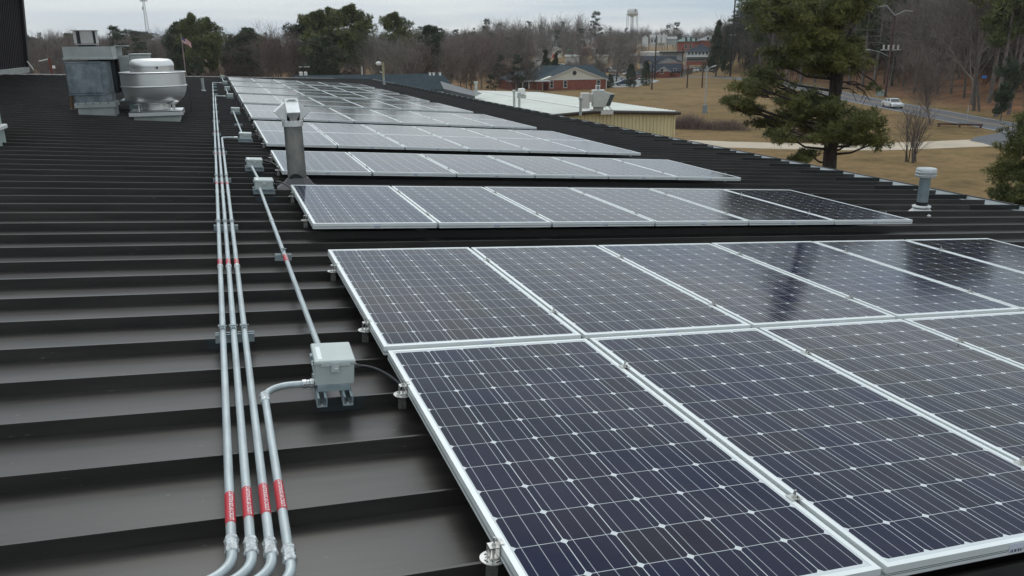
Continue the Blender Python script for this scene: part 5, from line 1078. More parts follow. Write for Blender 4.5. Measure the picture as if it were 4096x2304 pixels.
# ---- blue grey roofed block behind the far corner
def blue_block():
    root = empty('blue_roof_building', (0, 0, 0), label='long low building with plain blue grey shingle roof past the far corner', cat='building')
    e1 = atD(1822, 355, 88); r1 = atD(1768, 293, 93); e0 = atD(1180, 372, 118); r0 = atD(1175, 303, 123); 
    m = MB(); dl = (r1 - r0); bk = Vector((r1.x - e1.x, r1.y - e1.y, 0)); bk.normalize(); back1 = r1 + bk * 7; back1.z = e1.z; back0 = r0 + bk * 7; back0.z = e0.z
    m.poly([e0, e1, r1, r0]); m.poly([r0, r1, back1, back0]); m.poly([e0, e1, e1 - Vector((0, 0, .25)), e0 - Vector((0, 0, .25))]); m.build('roof', M['bluroof'], root, fix=False)
    ins = (e0 - e1).normalized() * .6; m = MB(); pts = [e0 + bk * .5, e1 + ins + bk * .5, back1 + ins - bk * .5, back0 - bk * .5]; rings = [[m.pt((p.x, p.y, z)) for p in pts] for z in (G0 - .5, e1.z - .15)]; m.loft(rings, True); m.build('wall', M['greywall'], root)
    m = MB(); m.poly([e1 + ins + bk * .5 + Vector((0, 0, -.15)), back1 + ins - bk * .5 + Vector((0, 0, -.15)), r1 + ins + Vector((0, 0, -.1))]); m.build('gable', M['greywall'], root, fix=False)
    for i, x in enumerate((1720, 1735, 1760)): q = atD(x, 298, 92.3); m = MB(); m.lathe([(.12, -.1), (.12, .12), (.16, .14), (.16, .2)], q, 8); m.build('roof_vent', M['wtrim'], root)
    m = MB(); t = atD(1855, 352, 86); m.X = Matrix.Translation(t); 
blue_block()
def black_tarp():
    A = atD(1775, 372, 80); Bq = atD(1900, 385, 76); root = MB(); root.poly([A + Vector((0, 0, .4)), Bq, Bq + Vector((2, 4, 0)), A + Vector((1, 5, .9))]); root.poly([A + Vector((0, 0, .4)), Bq, Bq + Vector((0, 0, -2)), A + Vector((0, 0, -2))]); o = root.build('black_shade_roof', M['dark2'], None, fix=False); tag(o, 'low black sloping shade roof beside the blue grey building', 'roof')
black_tarp()
# ---- the town
def town():
    H = house
    def wall(x0, x1, ybase, D): p, q = atD(x0, ybase, D), atD(x1, ybase, D); return (p.x, p.y), (q.x, q.y)
    def hgt(x, y, D, g): return atD(x, y, D).z - g
    def mk(x0, x1, D, yb, ye, yr, dep, lb, wm, rm, name='house', skew=0, **k):
        a, b = wall(x0, x1, yb, D); b = (b[0] + skew * .3, b[1] + skew); g = atD(x0, yb, D).z; return H(name, a, b, dep, hgt(x0, ye, D, g), hgt(x0, yr, D, g), lb, 'building', wm, rm, base=g, **k)
    mk(2580, 2720, 255, 306, 284, 256, 9, 'small brick house with dark roof and white front gable near the brown posts', M['brick'], M['navy'], wins=((.2, .9, 1, 1.4), (.5, .9, 1, 1.4), (.85, .9, 1, 1.4)))
    mk(2628, 2680, 252, 306, 286, 268, 4, 'white gabled porch in front of the small brick house', M['brick'], M['greyroof'], 'porch', gable='front', trimm=M['whitewall'], wins=((.35, .8, 1, 1.5),))
    mk(2560, 2700, 300, 283, 248, 224, 12, 'wide grey gabled building behind the small brick house', M['greywall'], M['navy'], over=.5)
    mk(2625, 2722, 296, 283, 246, 224, 8, 'large pale grey gable facing the camera, behind the small brick house', M['greywall'], M['navy'], gable='front', over=.5)
    mk(2572, 2618, 290, 283, 258, 238, 6, 'pale olive gable left of the grey gabled building', M['olive'], M['navy'], gable='front')
    mk(2692, 2880, 262, 306, 284, 256, 12, 'long low motel with maroon roof and yellow doors', M['greyroof'], M['maroon'], 'motel', skew=30, wins=tuple((.05 + .1 * i, .3, 1.2, 2.0) for i in range(10)))
    mk(2742, 2862, 350, 246, 208, 177, 16, 'white building with dark hipped roof above the maroon motel', M['whitewall'], M['navy'], hip=True, over=1.0, wins=tuple((.1 + .12 * i, 2.6, 1.0, 1.6) for i in range(7)))
    mk(2745, 2860, 347, 250, 229, 226, 3, 'brick and glass lower storey below the white hipped building', M['brick'], M['wtrim'], 'porch', flat=True, wins=tuple((.08 + .12 * i, .6, 1.6, 1.6) for i in range(8)))
    mk(2560, 2700, 380, 240, 214, 208, 18, 'long flat white store left of the hipped building', M['whitewall'], M['wtrim'], 'store', flat=True, over=.2)
    mk(2650, 2735, 376, 240, 213, 207, 10, 'dark flat canopy at the right of the white store', M['greywall'], M['navy'], 'store', flat=True, over=1.5)
    mk(2708, 2790, 445, 205, 166, 146, 22, 'two storey red brick building with green metal roof', M['brick'], M['greenroof'], hip=True, over=.9, wins=((.42, 5.0, 1.4, 2.2), (.65, 5.0, 1.4, 2.2), (.9, 5.0, 1.4, 2.2), (.42, 1.2, 1.4, 2.2), (.65, 1.2, 1.4, 2.2)))
    mk(2790, 2870, 450, 205, 162, 142, 20, 'right wing of the brick building, with grey green roof', M['brick'], M['greyroof'], hip=True, over=.9, wins=((.5, 5.0, 1.4, 2.2), (.75, 5.0, 1.4, 2.2)))
    mk(2600, 2665, 520, 178, 150, 139, 12, 'white two storey house with dormers on the far hill', M['whitewall'], M['greyroof'], wins=tuple((.12 + .19 * i, 1.2, 1.2, 1.9) for i in range(5)))
    mk(2631, 2643, 516, 165, 141, 127, 5, 'white dormer wing of the far hill house, its left one', M['whitewall'], M['greyroof'], gable='front', over=.2); mk(2646, 2662, 516, 165, 141, 128, 5, 'white dormer wing of the far hill house, its right one', M['whitewall'], M['greyroof'], gable='front', over=.2)
    mk(2568, 2592, 512, 180, 150, 140, 8, 'narrow white house at the left of the far hill house', M['whitewall'], M['greyroof'], gable='front', over=.3)
    mk(2665, 2705, 530, 172, 156, 146, 9, 'low pale grey house right of the far hill house', M['greywall'], M['greyroof'])
    mk(2153, 2247, 420, 222, 195, 184, 12, 'cream two storey building with grey roof by the traffic lights', M['cream'], M['greyroof'], hip=True, over=.5, wins=((.3, 3.4, 1.0, 1.6), (.6, 3.4, 1.0, 1.6), (.88, .8, 2.6, 1.6)))
    mk(2135, 2190, 395, 262, 218, 212, 8, 'white flat roofed block left of the dark cedar', M['whitewall'], M['wtrim'], 'store', flat=True, over=.2, wins=((.3, 1.0, 2, 1.6), (.75, 1.0, 2, 1.6)))
    a = atD(2088, 240, 392); root = empty('fuel_canopy', (a.x, a.y, a.z - 1), rz=R(-20), label='flat white fuel station canopy left of the white block', cat='canopy'); m = MB(); m.bbox((0, 0, 4.5), (9.5, 6, 5.5)); m.build('roof', M['wtrim'], root)
    for x, y in ((1, 1), (8.5, 1), (1, 5), (8.5, 5)): m = MB(); m.bbox((x - .2, y - .2, -.5), (x + .2, y + .2, 4.5)); m.build('column', M['whitewall'], root)
    mk(2370, 2440, 470, 212, 196, 190, 10, 'pale low building seen through bare branches, centre of the town', M['whitewall'], M['greyroof']); mk(2440, 2500, 430, 222, 205, 200, 10, 'second pale low building behind the spreading bare tree', M['greywall'], M['wtrim'], 'store', flat=True)
    mk(2330, 2356, 400, 214, 194, 188, 6, 'small dark red shed left of the pale low building', M['maroonfence'], M['maroon'], 'shed'); mk(1985, 2020, 380, 236, 214, 206, 8, 'pale house half hidden by bare trees left of the brick house', M['whitewall'], M['greyroof'])
    mk(1955, 1990, 350, 246, 222, 214, 8, 'small grey shed among brush at the far left of the town', M['greywall'], M['greyroof'], 'shed')
    mk(2262, 2318, 330, 246, 226, 219, 9, 'low white shop with pale roof just right of the cedars', M['whitewall'], M['greyroof'], 'store'); mk(2375, 2432, 345, 243, 224, 220, 9, 'flat cream shop seen over the gable peak', M['cream'], M['wtrim'], 'store', flat=True)
    mk(2485, 2548, 335, 246, 224, 214, 9, 'grey house between the spreading tree and the olive gable', M['greywall'], M['greyroof']); mk(2295, 2350, 520, 206, 190, 184, 9, 'tiny white house high in the far woods', M['whitewall'], M['greyroof'])
    mk(2035, 2052, 205, 366, 322, 306, 6, 'pinkish house end at the left of the brick house', M['whitewall'], M['maroon'])
town()
# red sign and white sign on posts
def pole_sign(x, y0, yb, D, w, h, m_, lb, z0=None):
    p = atD(x, yb, D); t = atD(x, y0, D); root = empty('pole_sign', p, rz=R(-20), label=lb, cat='sign'); H_ = t.z - p.z; m = MB(); m.tube([(0, 0, 0), (0, 0, H_)], .12, 6); m.build('post', M['curb'], root); m = MB(); m.bbox((-w / 2, -.18, H_ - h), (w / 2, -.05, H_)); m.build('panel', m_, root)
M['signred'] = mat('red sign face', (.55, .045, .035), .5)
pole_sign(2218, 217, 262, 300, 1.4, 1.4, M['signred'], 'red sign panel on a post behind the cedars'); pole_sign(2153, 246, 270, 300, 1.8, 1.3, M['wtrim'], 'white sign panel on a post left of the cedars')
# ================================================================ traffic lights
M['green'] = mat('lit green lamp', (.02, .9, .45), .3, emit=2.2); M['yellowbox'] = mat('yellow signal housing', (.42, .30, .06), .5)
def signal():
    p = atD(2226, 232, 400); root = empty('traffic_light', p, rz=R(-20), label='traffic light arm with two green signals beside the cream building', cat='traffic light'); t = atD(2226, 172, 400).z - p.z; arm = atD(2226, 193, 400).z - p.z
    m = MB(); m.tube([(0, 0, 0), (0, 0, t)], .13, 8); m.tube([(0, 0, arm), (8, 0, arm + .2)], .08, 6); m.build('pole', M['curb'], root)
    for x in (5.3, 7.1):
        m = MB(); m.bbox((x - .3, -.2, arm - 1.1), (x + .3, .2, arm + .3)); h_ = m.build('signal_head', M['yellowbox'], root)
        m = MB(); m.X = Matrix.Translation((x, -.21, arm - .75)) @ Matrix.Rotation(R(90), 4, 'X'); m.lathe([(.26, 0), (.26, .05)], (0, 0, 0), 12); m.build('green_lamp', M['green'], h_)
signal()
# ================================================================ water tower, radio mast, flag
def water_tower():
    D = 900; p = atD(2527, 150, D); root = empty('water_tower', (p.x, p.y, gz(p.x, p.y)), label='white water tower with rounded tank above the trees', cat='water tower'); g = gz(p.x, p.y); s_ = D / FPX
    zt = atD(2527, 31, D).z - g; zb = atD(2527, 68, D).z - g; zs = atD(2527, 56, D).z - g; r_ = 20.5 * s_
    m = MB(); prof = [(.6, zb), (r_ * .45, zb + .5), (r_ * .8, zb + (zs - zb) * .45), (r_ * .98, zs), (r_, zs + .3), (r_, zt - (zt - zs) * .50), (r_ * .93, zt - (zt - zs) * .32), (r_ * .78, zt - (zt - zs) * .17), (r_ * .55, zt - (zt - zs) * .07), (r_ * .28, zt - (zt - zs) * .02), (.01, zt)]
    m.lathe(prof, (0, 0, 0), 32); m.build('tank', M['whitewall'], root, True)
    m = MB(); m.lathe([(r_ * 1.0, zs - .3), (r_ * 1.1, zs - .3), (r_ * 1.1, zs + .1), (r_ * 1.0, zs + .1)], (0, 0, 0), 32); m.build('walkway', M['curb'], root)
    for k in range(6): a = k * PI / 3 + .3; m = MB(); m.tube([(r_ * 1.12 * math.cos(a), r_ * 1.12 * math.sin(a), 0), (r_ * 1.0 * math.cos(a), r_ * 1.0 * math.sin(a), zs)], .38, 8); m.build('leg', M['whitewall'], root)
    m = MB(); m.tube([(0, 0, 0), (0, 0, zb)], .8, 8); m.build('riser_pipe', M['whitewall'], root)
    m = MB(); a0 = atD(2527, 50, D) - atD(2527, 150, D); dv = Vector((CAM[0] - p.x, CAM[1] - p.y, 0)).normalized(); sd = Vector((-dv.y, dv.x, 0)); q = dv * (r_ + .15) * .86 + sd * r_ * .52
    zz = atD(2527, 44, D).z - g; m.bbox((q.x - .35, q.y - .35, zz), (q.x + .35, q.y + .35, zz + 1.6)); m.bbox((q.x - .9, q.y - .2, zz - 1.0), (q.x + .9, q.y + .2, zz - .4)); m.build('dark_emblem', M['dark2'], root)
water_tower()
def mast():
    D = 420; p = atD(592, 150, D); g = gz(p.x, p.y); root = empty('radio_mast', (p.x, p.y, g), label='grey lattice radio mast rising above the left tree line', cat='mast'); H_ = atD(575, -60, D).z - g
    def w(z): return 1.15 * (1 - z / H_) + .25 if z < H_ * .78 else .45
    for k in range(3):
        a = k * 2 * PI / 3; m = MB(); m.tube([(w(z) * math.cos(a), w(z) * math.sin(a), z) for z in np.linspace(0, H_, 12)], .10, 5); m.build('leg', M['curb'], root)
    m = MB(); n = 26
    for i in range(n):
        z0, z1 = H_ * i / n, H_ * (i + 1) / n
        for k in range(3):
            a, b = k * 2 * PI / 3, (k + 1) * 2 * PI / 3; m.tube([(w(z0) * math.cos(a), w(z0) * math.sin(a), z0), (w(z1) * math.cos(b), w(z1) * math.sin(b), z1)], .055, 3, False); m.tube([(w(z0) * math.cos(a), w(z0) * math.sin(a), z0), (w(z0) * math.cos(b), w(z0) * math.sin(b), z0)], .05, 3, False)
    m.build('lattice', M['curb'], root); m = MB(); z = atD(575, 2, D).z - g; m.bbox((-1.4, -.2, z - .4), (1.8, .2, z + .2)); m.bbox((-.9, -.2, z - 4), (-.4, .2, z - 2.6)); m.build('antenna', M['wtrim'], root)
mast()
M['flagred'] = mat('flag red', (.42, .08, .09), .7); M['flagwhite'] = mat('flag white', (.58, .55, .56), .7); M['flagblue'] = mat('flag blue', (.05, .06, .14), .7)
def flag():
    D = 160; p = atD(744, 300, D); g = gz(p.x, p.y); root = empty('flagpole', (p.x, p.y, g), label='flagpole with a red and white striped flag in front of the pines', cat='flagpole'); H_ = atD(726, 140, D).z - g
    m = MB(); m.tube([(0, 0, 0), (0, 0, H_)], [.11, .06], 8); m.lathe([(.001, H_ + .25), (.12, H_ + .12), (.001, H_)], (0, 0, 0), 8); m.build('pole', M['pinkpole'], root, True)
    fl = empty('flag'); fl.parent = root; L_, Hh = 1.75, .95; nx = 14
    def P(t, s_): return Vector((.08 + t * L_ * .80, .22 * math.sin(t * 9 + s_ * 2) * t, H_ - .25 - s_ * Hh - t * .95 - .08 * math.sin(t * 8)))
    for col in ('red', 'white'):
        m = MB()
        for i in range(13):
            if (i % 2 == 0) != (col == 'red'): continue
            for k in range(nx):
                t0, t1 = k / nx, (k + 1) / nx
                if i < 7 and t1 <= .4: continue
                m.poly([P(t0, i / 13), P(t1, i / 13), P(t1, (i + 1) / 13), P(t0, (i + 1) / 13)])
        m.build('stripe', M['flag' + col], fl, fix=False)
    m = MB()
    for k in range(5): m.poly([P(k * .083, 0), P((k + 1) * .083, 0), P((k + 1) * .083, 7 / 13), P(k * .083, 7 / 13)])
    m.build('canton', M['flagblue'], fl, fix=False)
M['pinkpole'] = mat('pinkish grey pole', (.26, .20, .20), .5)
flag()
# ================================================================ poles
M['pole'] = mat('creosoted brown pole', (.085, .042, .030), .85, nscale=3, namt=.3, stretch=(1, 1, .2)); M['poledark'] = mat('black brown pole', (.030, .024, .022), .8, nscale=3, namt=.3); M['silver'] = mat('silver light pole', (.42, .43, .44), .4, .4)
def pole(x, yb, yt, r, lb, m_='pole', D=None, name='wooden_post', tilt=0):
    p = atZ(x, yb, G0) if D is None else atD(x, yb, D); D2 = math.hypot(p.x - CAM[0], p.y - CAM[1]); g = gz(p.x, p.y); H_ = atD(x, yt, D2).z - g; root = empty(name, (p.x, p.y, g - .1), label=lb, cat='pole', group='wooden poles on the lawn' if name == 'wooden_post' else None)
    m = MB(); m.tube([(0, 0, 0), (tilt, 0, H_)], [r, r * .75], 8); m.build('pole', M[m_], root, True); return root, H_, D2
pole(2607, 359, 257, .17, 'shortest brown post, nearest the car park', 'poledark'); pole(2748, 352, 256, .17, 'brown post left of the silver light pole'); pole(2808, 350, 254, .17, 'brown post directly behind the silver light pole'); pole(2726, 306, 192, .20, 'tall reddish brown post in front of the motel'); pole(2738, 306, 200, .14, 'thin grey post just right of the tall reddish one', 'silver'); pole(2619, 309, 140, .20, 'tall thin dark pole in front of the small brick house', 'poledark', D=240); pole(2866, 272, 215, .14, 'short post under the narrow evergreens', D=258)
def power_pole():
    root, H_, D = pole(2922, 283, -60, .26, 'tall black power pole with side brackets left of the big pine', 'poledark', D=262, name='power_pole'); s_ = D / FPX; g = root.location.z
    for yy, sx_ in ((45, 1), (72, -1)):
        z = atD(2922, yy, D).z - g; m = MB(); m.tube([(0, 0, z), (sx_ * 1.9, 0, z + .3), (sx_ * 1.9, 0, z - 1.6), (sx_ * .2, 0, z - 1.5)], .06, 5); m.build('bracket', M['curb'], root)
    z = atD(2922, 140, D).z - g; m = MB(); m.box((0, 0, z), (2.4, .15, .18)); m.build('crossarm', M['curb'], root)
power_pole()
LP = {}
def utility_pole():
    D = 168; root, H_, D = pole(3543, 364, 60, .20, 'reddish utility pole with transformers and lamp arm by the road', 'pole', D=D, name='utility_pole', tilt=0); g = root.location.z; rz = R(-35)
    Z = lambda y: atD(3560, y, D).z - g
    sx_ = Vector((math.cos(R(-42)), math.sin(R(-42)), 0))
    m = MB(); c = Z(186); 
    for k in (-1.2, -.4, .4, 1.2): q = sx_ * k; m.tube([(q.x, q.y, c - .5), (q.x, q.y, c + .3)], .17, 8)
    m.tube([tuple(sx_ * -1.7 + Vector((0, 0, c - .6))), tuple(sx_ * 1.7 + Vector((0, 0, c - .6)))], .07, 5); m.build('transformer_bank', M['wtrim'], root)
    for yy in (142, 118): m = MB(); z = Z(yy); m.tube([tuple(sx_ * -1.6 + Vector((0, 0, z))), tuple(sx_ * 1.6 + Vector((0, 0, z)))], .07, 5); m.build('crossarm', M['pole'], root)
    m = MB(); z = Z(228); m.tube([(0, 0, z), tuple(sx_ * -1.8 + Vector((0, 0, z + .9))), tuple(sx_ * -3.6 + Vector((0, 0, z + 1.3)))], .05, 6); m.tube([tuple(sx_ * -3.5 + Vector((0, 0, z + 1.28))), tuple(sx_ * -4.3 + Vector((0, 0, z + 1.28)))], .13, 6); m.build('lamp_arm', M['silver'], root)
    for t, yy, d in ((0, 10, 1), (1, 32, -1)):
        m = MB(); z = Z(yy + 30); m.tube([(0, 0, min(z, H_)), tuple(sx_ * d * 1.6 * -1 + Vector((0, 0, z + .8))), tuple(sx_ * d * -2.9 + Vector((0, 0, z + .6)))], .06, 5); m.build('upper_arm', M['silver'], root)
    m = MB(); m.tube([(.25, -.1, 0), (.25, -.1, Z(265))], .05, 5); m.build('conduit', M['silver'], root)
    return root.location, Z
UL, UZ = utility_pole()
def light_pole():
    root, H_, D = pole(2818, 452, 262, .11, 'slim silver light pole with long side lamp above the brambles', 'silver', name='light_pole', tilt=0); g = root.location.z; m = MB(); z = atD(2822, 278, D).z - g; e_ = atD(2862, 262, D) - root.location; m.tube([(0, 0, z), (e_.x * .5, e_.y * .5, z + (e_.z - z) * .55), (e_.x, e_.y, e_.z)], .05, 6); m.tube([(e_.x * .55, e_.y * .55, z + (e_.z - z) * .6), (e_.x * 1.1, e_.y * 1.1, e_.z)], .11, 6); m.build('lamp_arm', M['silver'], root)
    m = MB(); m.box((0, -.05, atD(2818, 437, D).z - g), (.55, .45, 1.25)); m.build('control_box', M['brush'], root)
light_pole()
def wires():
    A = Vector((UL.x, UL.y, UL.z)); D0 = 168; k = 0
    for (dz, x1, y1, D1) in ((UZ(118), 4300, 178, 150), (UZ(142), 4300, 250, 148), (UZ(150), 4300, 262, 149), (UZ(118), 2922, 50, 262), (UZ(142), 2922, 84, 262), (UZ(170), 2922, 95, 262)):
        a = A + Vector((0, 0, dz)); b = atD(x1, y1, D1); m = MB(); pts = []
        for i in range(13): t = i / 12; q = a.lerp(b, t); q.z -= 1.6 * 4 * t * (1 - t); pts.append(q)
        m.tube(pts, .022, 4); o = m.build('power_line', M['greywire'], None, True); k += 1
        tag(o, ['top power line from the utility pole to the right', 'middle power line from the utility pole to the right', 'lowest power line from the utility pole to the right', 'top power line between the utility pole and the black pole', 'middle power line between the utility pole and the black pole', 'lowest power line between the utility pole and the black pole'][k - 1], 'power line', 'power lines over the road')
M['greywire'] = mat('grey wire', (.12, .12, .13), .6)
wires()
def post_sign():
    p = atZ(3862, 506, G0); root = empty('road_sign', p, rz=R(50), label='thin road sign seen edge on beside the road', cat='sign'); m = MB(); m.tube([(0, 0, 0), (0, 0, 2.4)], .04, 6); m.build('post', M['silver'], root); m = MB(); m.bbox((-.3, -.02, 1.6), (.3, .02, 2.4)); m.build('panel', M['silver'], root)
    p = atZ(3755, 507, G0); root = empty('low_bench', p, rz=R(-45), label='low dark wooden beam on the grass near the road', cat='bench'); m = MB(); m.bbox((-.2, -.2, .25), (4.6, .25, .45)); m.build('beam', M['pole'], root)
    for x in (0, 2.2, 4.4): m = MB(); m.bbox((x - .1, -.15, 0), (x + .1, .15, .25)); m.build('leg', M['pole'], root)
    p = atD(3525, 357, 170); root = empty('utility_cabinet', (p.x, p.y, gz(p.x, p.y)), rz=R(-40), label='pale green utility cabinet left of the utility pole', cat='cabinet'); m = MB(); m.bbox((-.8, -.5, 0), (.8, .5, .9)); m.build('body', M['palegreen'], root); m = MB(); m.prism([(-.55, .9), (.55, .9), (.5, 1.1), (-.45, 1.15)], -.85, .85, 'x'); m.build('lid', M['palegreen'], root)
    p = atD(3937, 309, 136); root = empty('blue_box', p, rz=R(-40), label='small bright blue box fixed between the paired trunks', cat='box'); m = MB(); m.bbox((-.28, -.2, -.15), (.28, .2, .18)); m.build('body', M['blue'], root, bevel=.02); m = MB(); m.bbox((-.31, -.23, .18), (.31, .23, .23)); m.build('lid', M['blue'], root)
    p = atD(1690, 318, 100)
    for (x, yb, yt, D, r, mm, lb) in ((1535, 320, 250, 96, .13, 'yellowpole', 'pale wooden pole with a round lamp in front of the blue grey roof'), (1449, 300, 266, 130, .10, 'trim', 'thin pale post behind the farthest panels'), (1215, 306, 240, 130, .12, 'poledark', 'dark pole with a white transformer beyond the farthest panels'), (208, 300, 231, 90, .11, 'rustpole', 'rusty red pole with small white fittings beyond the left roof edge')):
        q = atD(x, yb, D); g = gz(q.x, q.y); H_ = atD(x, yt, D).z - g; root = empty('lamp_post' if x == 1535 else 'tall_post', (q.x, q.y, g), label=lb, cat='pole'); m = MB(); m.tube([(0, 0, 0), (0, 0, H_)], r, 8); m.build('pole', M[mm], root, True)
        if x == 1535: m = MB(); m.lathe([(.001, -.28), (.3, -.12), (.33, .05), (.2, .2), (.001, .25)], (-.5, 0, H_ - .1), 12); m.tube([(0, 0, H_ - .3), (-.5, 0, H_ - .1)], .04, 5); m.tube([(0, 0, H_ - 1.2), (-.4, 0, H_ - 1.0)], .05, 5); m.build('lamp', M['wtrim'], root)
        if x == 1215: 
            m = MB(); m.lathe([(.25, 0), (.28, .1), (.28, 1.1), (.2, 1.2)], (-.35, 0, H_ - 2.9), 10); m.lathe([(.25, 0), (.28, .1), (.28, 1.1), (.2, 1.2)], (.30, 0, H_ - 2.9), 10); m.build('transformer', M['wtrim'], root); m = MB(); m.box((.2, 0, H_ - 1), (1.6, .12, .14)); m.build('crossarm', M['curb'], root)
        if x == 208: m = MB(); m.lathe([(.12, 0), (.16, .1), (.1, .3)], (.25, 0, H_ - 1.0), 8); m.tube([(-.9, 0, H_ - .3), (0, 0, H_ - .1)], .05, 5); m.lathe([(.22, 0), (.12, .3)], (.05, 0, H_ - 2.0), 8); m.build('fitting', M['wtrim'], root)
M['blue'] = mat('bright blue plastic', (.03, .16, .50), .5); M['yellowpole'] = mat('pale weathered pole', (.30, .27, .16), .8); M['rustpole'] = mat('rusty red pole', (.13, .035, .025), .8)
post_sign()
# ================================================================ cars
M['tyre'] = mat('tyre rubber', (.018, .018, .019), .8); M['rim'] = mat('alloy rim', (.45, .46, .47), .3, .8); M['carglass'] = mat('tinted car glass', (.025, .03, .035), .08); M['lamp'] = mat('clear lamp', (.65, .66, .66), .15); M['tail'] = mat('red tail lamp', (.35, .02, .02), .25)
def car(label, paint, loc, rz, suv=False, group='cars in the town'):
    root = empty('parked_car' if not label.startswith('white sedan driving') else 'moving_car', loc, rz=rz, label=label, cat='car', group=group)
    if suv: low = [(-2.25, .35), (-2.28, .75), (-2.2, 1.0), (-1.9, 1.06), (1.0, 1.04), (1.9, .92), (2.2, .78), (2.28, .5), (2.2, .3)]; top = [(-2.15, 1.02), (-1.95, 1.58), (-1.6, 1.68), (-.1, 1.70), (.35, 1.62), (1.15, 1.03)]
    else: low = [(-2.3, .35), (-2.36, .65), (-2.28, .90), (-1.7, .96), (1.0, .92), (1.95, .80), (2.3, .66), (2.36, .45), (2.28, .28)]; top = [(-1.75, .93), (-1.15, 1.34), (-.75, 1.42), (.05, 1.43), (.45, 1.36), (1.2, .91)]
    def shell(prof, hw0, hw1, zz):   # side profile lofted across the width with rounded shoulders
        m = MB(); rings = []
        for y, s_ in ((-hw0, .90), (-hw0 * .96, .97), (-hw0 * .80, 1.0), (hw0 * .80, 1.0), (hw0 * .96, .97), (hw0, .90)):
            cx_ = sum(p[0] for p in prof) / len(prof); rings.append([m.pt((cx_ + (p[0] - cx_) * (s_ * .5 + .5), y * (1 if p[1] < zz else hw1), zz * .5 + (p[1] - zz * .5) * (s_ * .3 + .7))) for p in prof])
        m.loft(rings, True); return m
    shell(low, .88, 1.0, .6).build('body', paint, root, True)
    m = MB(); rings = []; hr_ = max(p[1] for p in top); hb = top[0][1]
    for y0, s_ in ((-.80, 0), (.80, 0)): rings.append([m.pt((p[0], y0 * (1 - .20 * (p[1] - hb) / (hr_ - hb)), p[1])) for p in top])
    m.loft(rings, True); cab = m.build('cabin', paint, root, True)
    cx_ = sum(p[0] for p in top) / len(top)
    for s_ in (-1, 1):     # side glass in two panes
        for (xa, xb) in ((.06, .47), (.52, .95)):
            m = MB(); x0, x1 = top[0][0], top[-1][0]; n = 6; up_ = []; lo_ = []
            for i in range(n + 1):
                x = x0 + (x1 - x0) * (xa + (xb - xa) * i / n)
                z = hb
                for (p, q) in zip(top[:-1], top[1:]):
                    if p[0] <= x <= q[0]: z = p[1] + (q[1] - p[1]) * (x - p[0]) / (q[0] - p[0] + 1e-9)
                z = max(z - .07, hb + .06); yy = lambda zz: s_ * (.803 * (1 - .20 * (zz - hb) / (hr_ - hb)) + .004); up_.append(m.pt((x, yy(z), z))); lo_.append(m.pt((x, yy(hb + .05), hb + .05)))
            for i in range(n): m.face((lo_[i], lo_[i + 1], up_[i + 1], up_[i]))
            m.build('side_window', M['carglass'], cab, fix=False)
    for (p, q, nm) in ((top[-1], top[-2], 'windscreen'), (top[0], top[1], 'rear_window')):
        m = MB(); f_ = .012 * (1 if nm == 'windscreen' else -1); a = Vector((p[0] + f_, 0, p[1] + .012)).lerp(Vector((q[0] + f_, 0, q[1] + .012)), .08); b = Vector((p[0] + f_, 0, p[1] + .012)).lerp(Vector((q[0] + f_, 0, q[1] + .012)), .93); wa, wb = .72, .58; m.poly([(a.x, -wa, a.z), (a.x, wa, a.z), (b.x, wb, b.z), (b.x, -wb, b.z)]); m.build(nm, M['carglass'], cab, fix=False)
    for x in (-1.42, 1.42):
        for s_ in (-1, 1):
            m = MB(); m.X = Matrix.Translation((x, s_ * .80, .33)) @ Matrix.Rotation(R(90) * -s_, 4, 'X'); m.lathe([(.30, -.10), (.33, -.08), (.33, .08), (.30, .10)], (0, 0, 0), 20); wl = m.build('wheel', M['tyre'], root, True)
            m = MB(); m.X = Matrix.Translation((x, s_ * .80, .33)) @ Matrix.Rotation(R(90) * -s_, 4, 'X'); m.lathe([(.20, .09), (.20, .106), (.05, .11)], (0, 0, 0), 14); m.build('rim', M['rim'], wl)
    for s_ in (-1, 1):
        m = MB(); m.rbox((2.20 if not suv else 2.15, s_ * .62, .66), (.26, .34, .14), .05); m.build('headlight', M['lamp'], root); m = MB(); m.rbox((-2.24 if not suv else -2.2, s_ * .68, .76), (.16, .26, .16), .04); m.build('tail_light', M['tail'], root)
    m = MB(); m.bbox((2.24, -.45, .42), (2.345, .45, .54)); m.build('grille', M['dark'], root)
    return root
def paint(n, c, r=.25): return mat(n + ' car paint', c, r, 0, coat=.6)
PT = {'white': paint('white', (.66, .67, .66)), 'silver': paint('silver', (.40, .42, .43)), 'navy': paint('navy', (.02, .04, .085)), 'red': paint('red', (.30, .02, .02)), 'grey': paint('grey', (.16, .17, .18)), 'black': paint('black', (.02, .02, .022))}
p = atZ(3591, 432, G0); i = min(range(len(RP)), key=lambda k: np.linalg.norm(RP[k] - np.array((p.x, p.y)))); d = RP[min(i + 1, len(RP) - 1)] - RP[i - 1]
q = RP[i] + np.array([-d[1], d[0]]) / np.linalg.norm(d) * -1.7
car('white sedan driving on the road at the right', PT['white'], (q[0], q[1], G0 + .035), math.atan2(d[1], d[0]), group=None)
def lotcar(lb, pt, x, y, rz, suv=False): p = atZ(x, y, G0); car(lb, PT[pt], (p.x, p.y, G0 + .025), R(rz), suv)
lotcar('silver estate car parked behind the brick house', 'silver', 2467, 321, -22, True); lotcar('dark blue car parked left of the wide conical bush', 'navy', 2497, 342, 165); lotcar('red car parked behind the conical bushes', 'red', 2552, 327, 150); lotcar('white car parked in front of the red car', 'white', 2559, 336, 160)
lotcar('grey car parked left of the tall conical bush, further back', 'grey', 2545, 306, 150); lotcar('silver car at the back of the parking lot', 'silver', 2520, 303, 170)
cn = 0
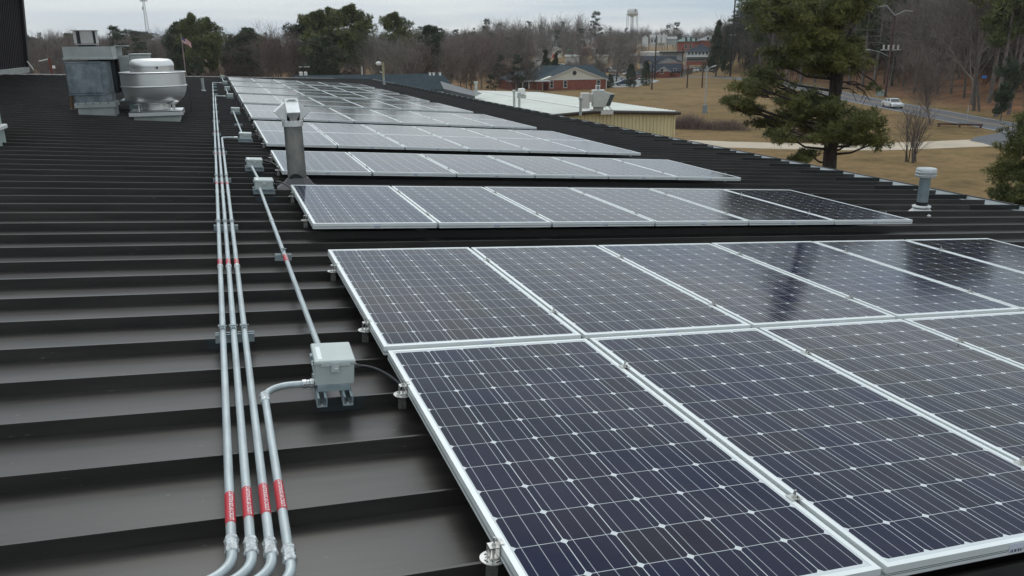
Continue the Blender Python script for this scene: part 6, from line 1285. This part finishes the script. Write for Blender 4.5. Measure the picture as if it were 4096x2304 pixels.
def shrubs_in_town():
    rg = random.Random(71); sp = []
    for k in range(120):
        x = rg.uniform(1950, 2560); D = rg.uniform(235, 330); q = atD(x, 300, D)
        if 2110 < x < 2260 and D < 300: continue
        sp.append((q.x, q.y, rg.uniform(2.0, 6.5)))
    mass('town_brush', sp, 'low bare brush and small trees between the houses', .15, 12)
shrubs_in_town()
CARP = [(2250, 236, 'white'), (2275, 240, 'grey'), (2300, 246, 'silver'), (2325, 240, 'white'), (2350, 248, 'red'), (2375, 244, 'white'), (2400, 251, 'silver'), (2425, 243, 'black'), (2442, 250, 'white'), (2470, 247, 'silver'), (2500, 252, 'white'), (2120, 252, 'silver'), (2095, 262, 'white'), (2070, 258, 'grey'), (2776, 252, 'white'), (2800, 250, 'silver'), (2825, 252, 'black'), (2846, 249, 'white'), (2610, 182, 'grey'), (2660, 181, 'white'), (2310, 257, 'white'), (2360, 262, 'silver'), (2490, 268, 'white'), (2515, 276, 'grey')]
WHERE = ['behind the cedars', 'right of the cedars', 'above the gable peak', 'right of the gable peak', 'left of the thin bare tree', 'below the pale low building', 'left of the large spreading tree', 'under the large spreading tree', 'at the trunk of the large spreading tree', 'right of the spreading tree trunk', 'between the spreading tree and the grey gable', 'under the fuel canopy', 'left of the fuel canopy', 'far left of the fuel canopy', 'at the left below the white hipped building', 'left of centre below the white hipped building', 'right of centre below the white hipped building', 'at the right below the white hipped building', 'before the far hill house, on the left', 'before the far hill house, on the right', 'just above the brick house roof', 'over the right roof slope of the brick house', 'above the silver estate car', 'left of the tall dark pole']
for (x, y, c), wh in zip(CARP, WHERE):
    D = 300 if y > 240 else (360 if y > 200 else 500); z = atD(x, y, D); car('tiny %s car %s' % (c, wh), PT[c], (z.x, z.y, gz(z.x, z.y) + .02), R(random.uniform(-60, 20)), suv=(x % 2 == 0)) 

# ================================================================ the air between here and the horizon
hz = MB(); hz.bbox((-2150, -2150, -9.9), (2150, 2150, 62)); hz_m = bpy.data.materials.new('pale air'); hz_m.use_nodes = True; t = hz_m.node_tree; t.nodes.clear()
pv_ = t.nodes.new('ShaderNodeVolumePrincipled'); pv_.inputs['Density'].default_value = .00014; pv_.inputs['Color'].default_value = (.93, .96, 1, 1); pv_.inputs['Anisotropy'].default_value = .3; mo = t.nodes.new('ShaderNodeOutputMaterial'); t.links.new(pv_.outputs[0], mo.inputs['Volume'])
o = hz.build('haze', hz_m, None); tag(o, 'thin pale haze over the town and woods', None, None, 'stuff')
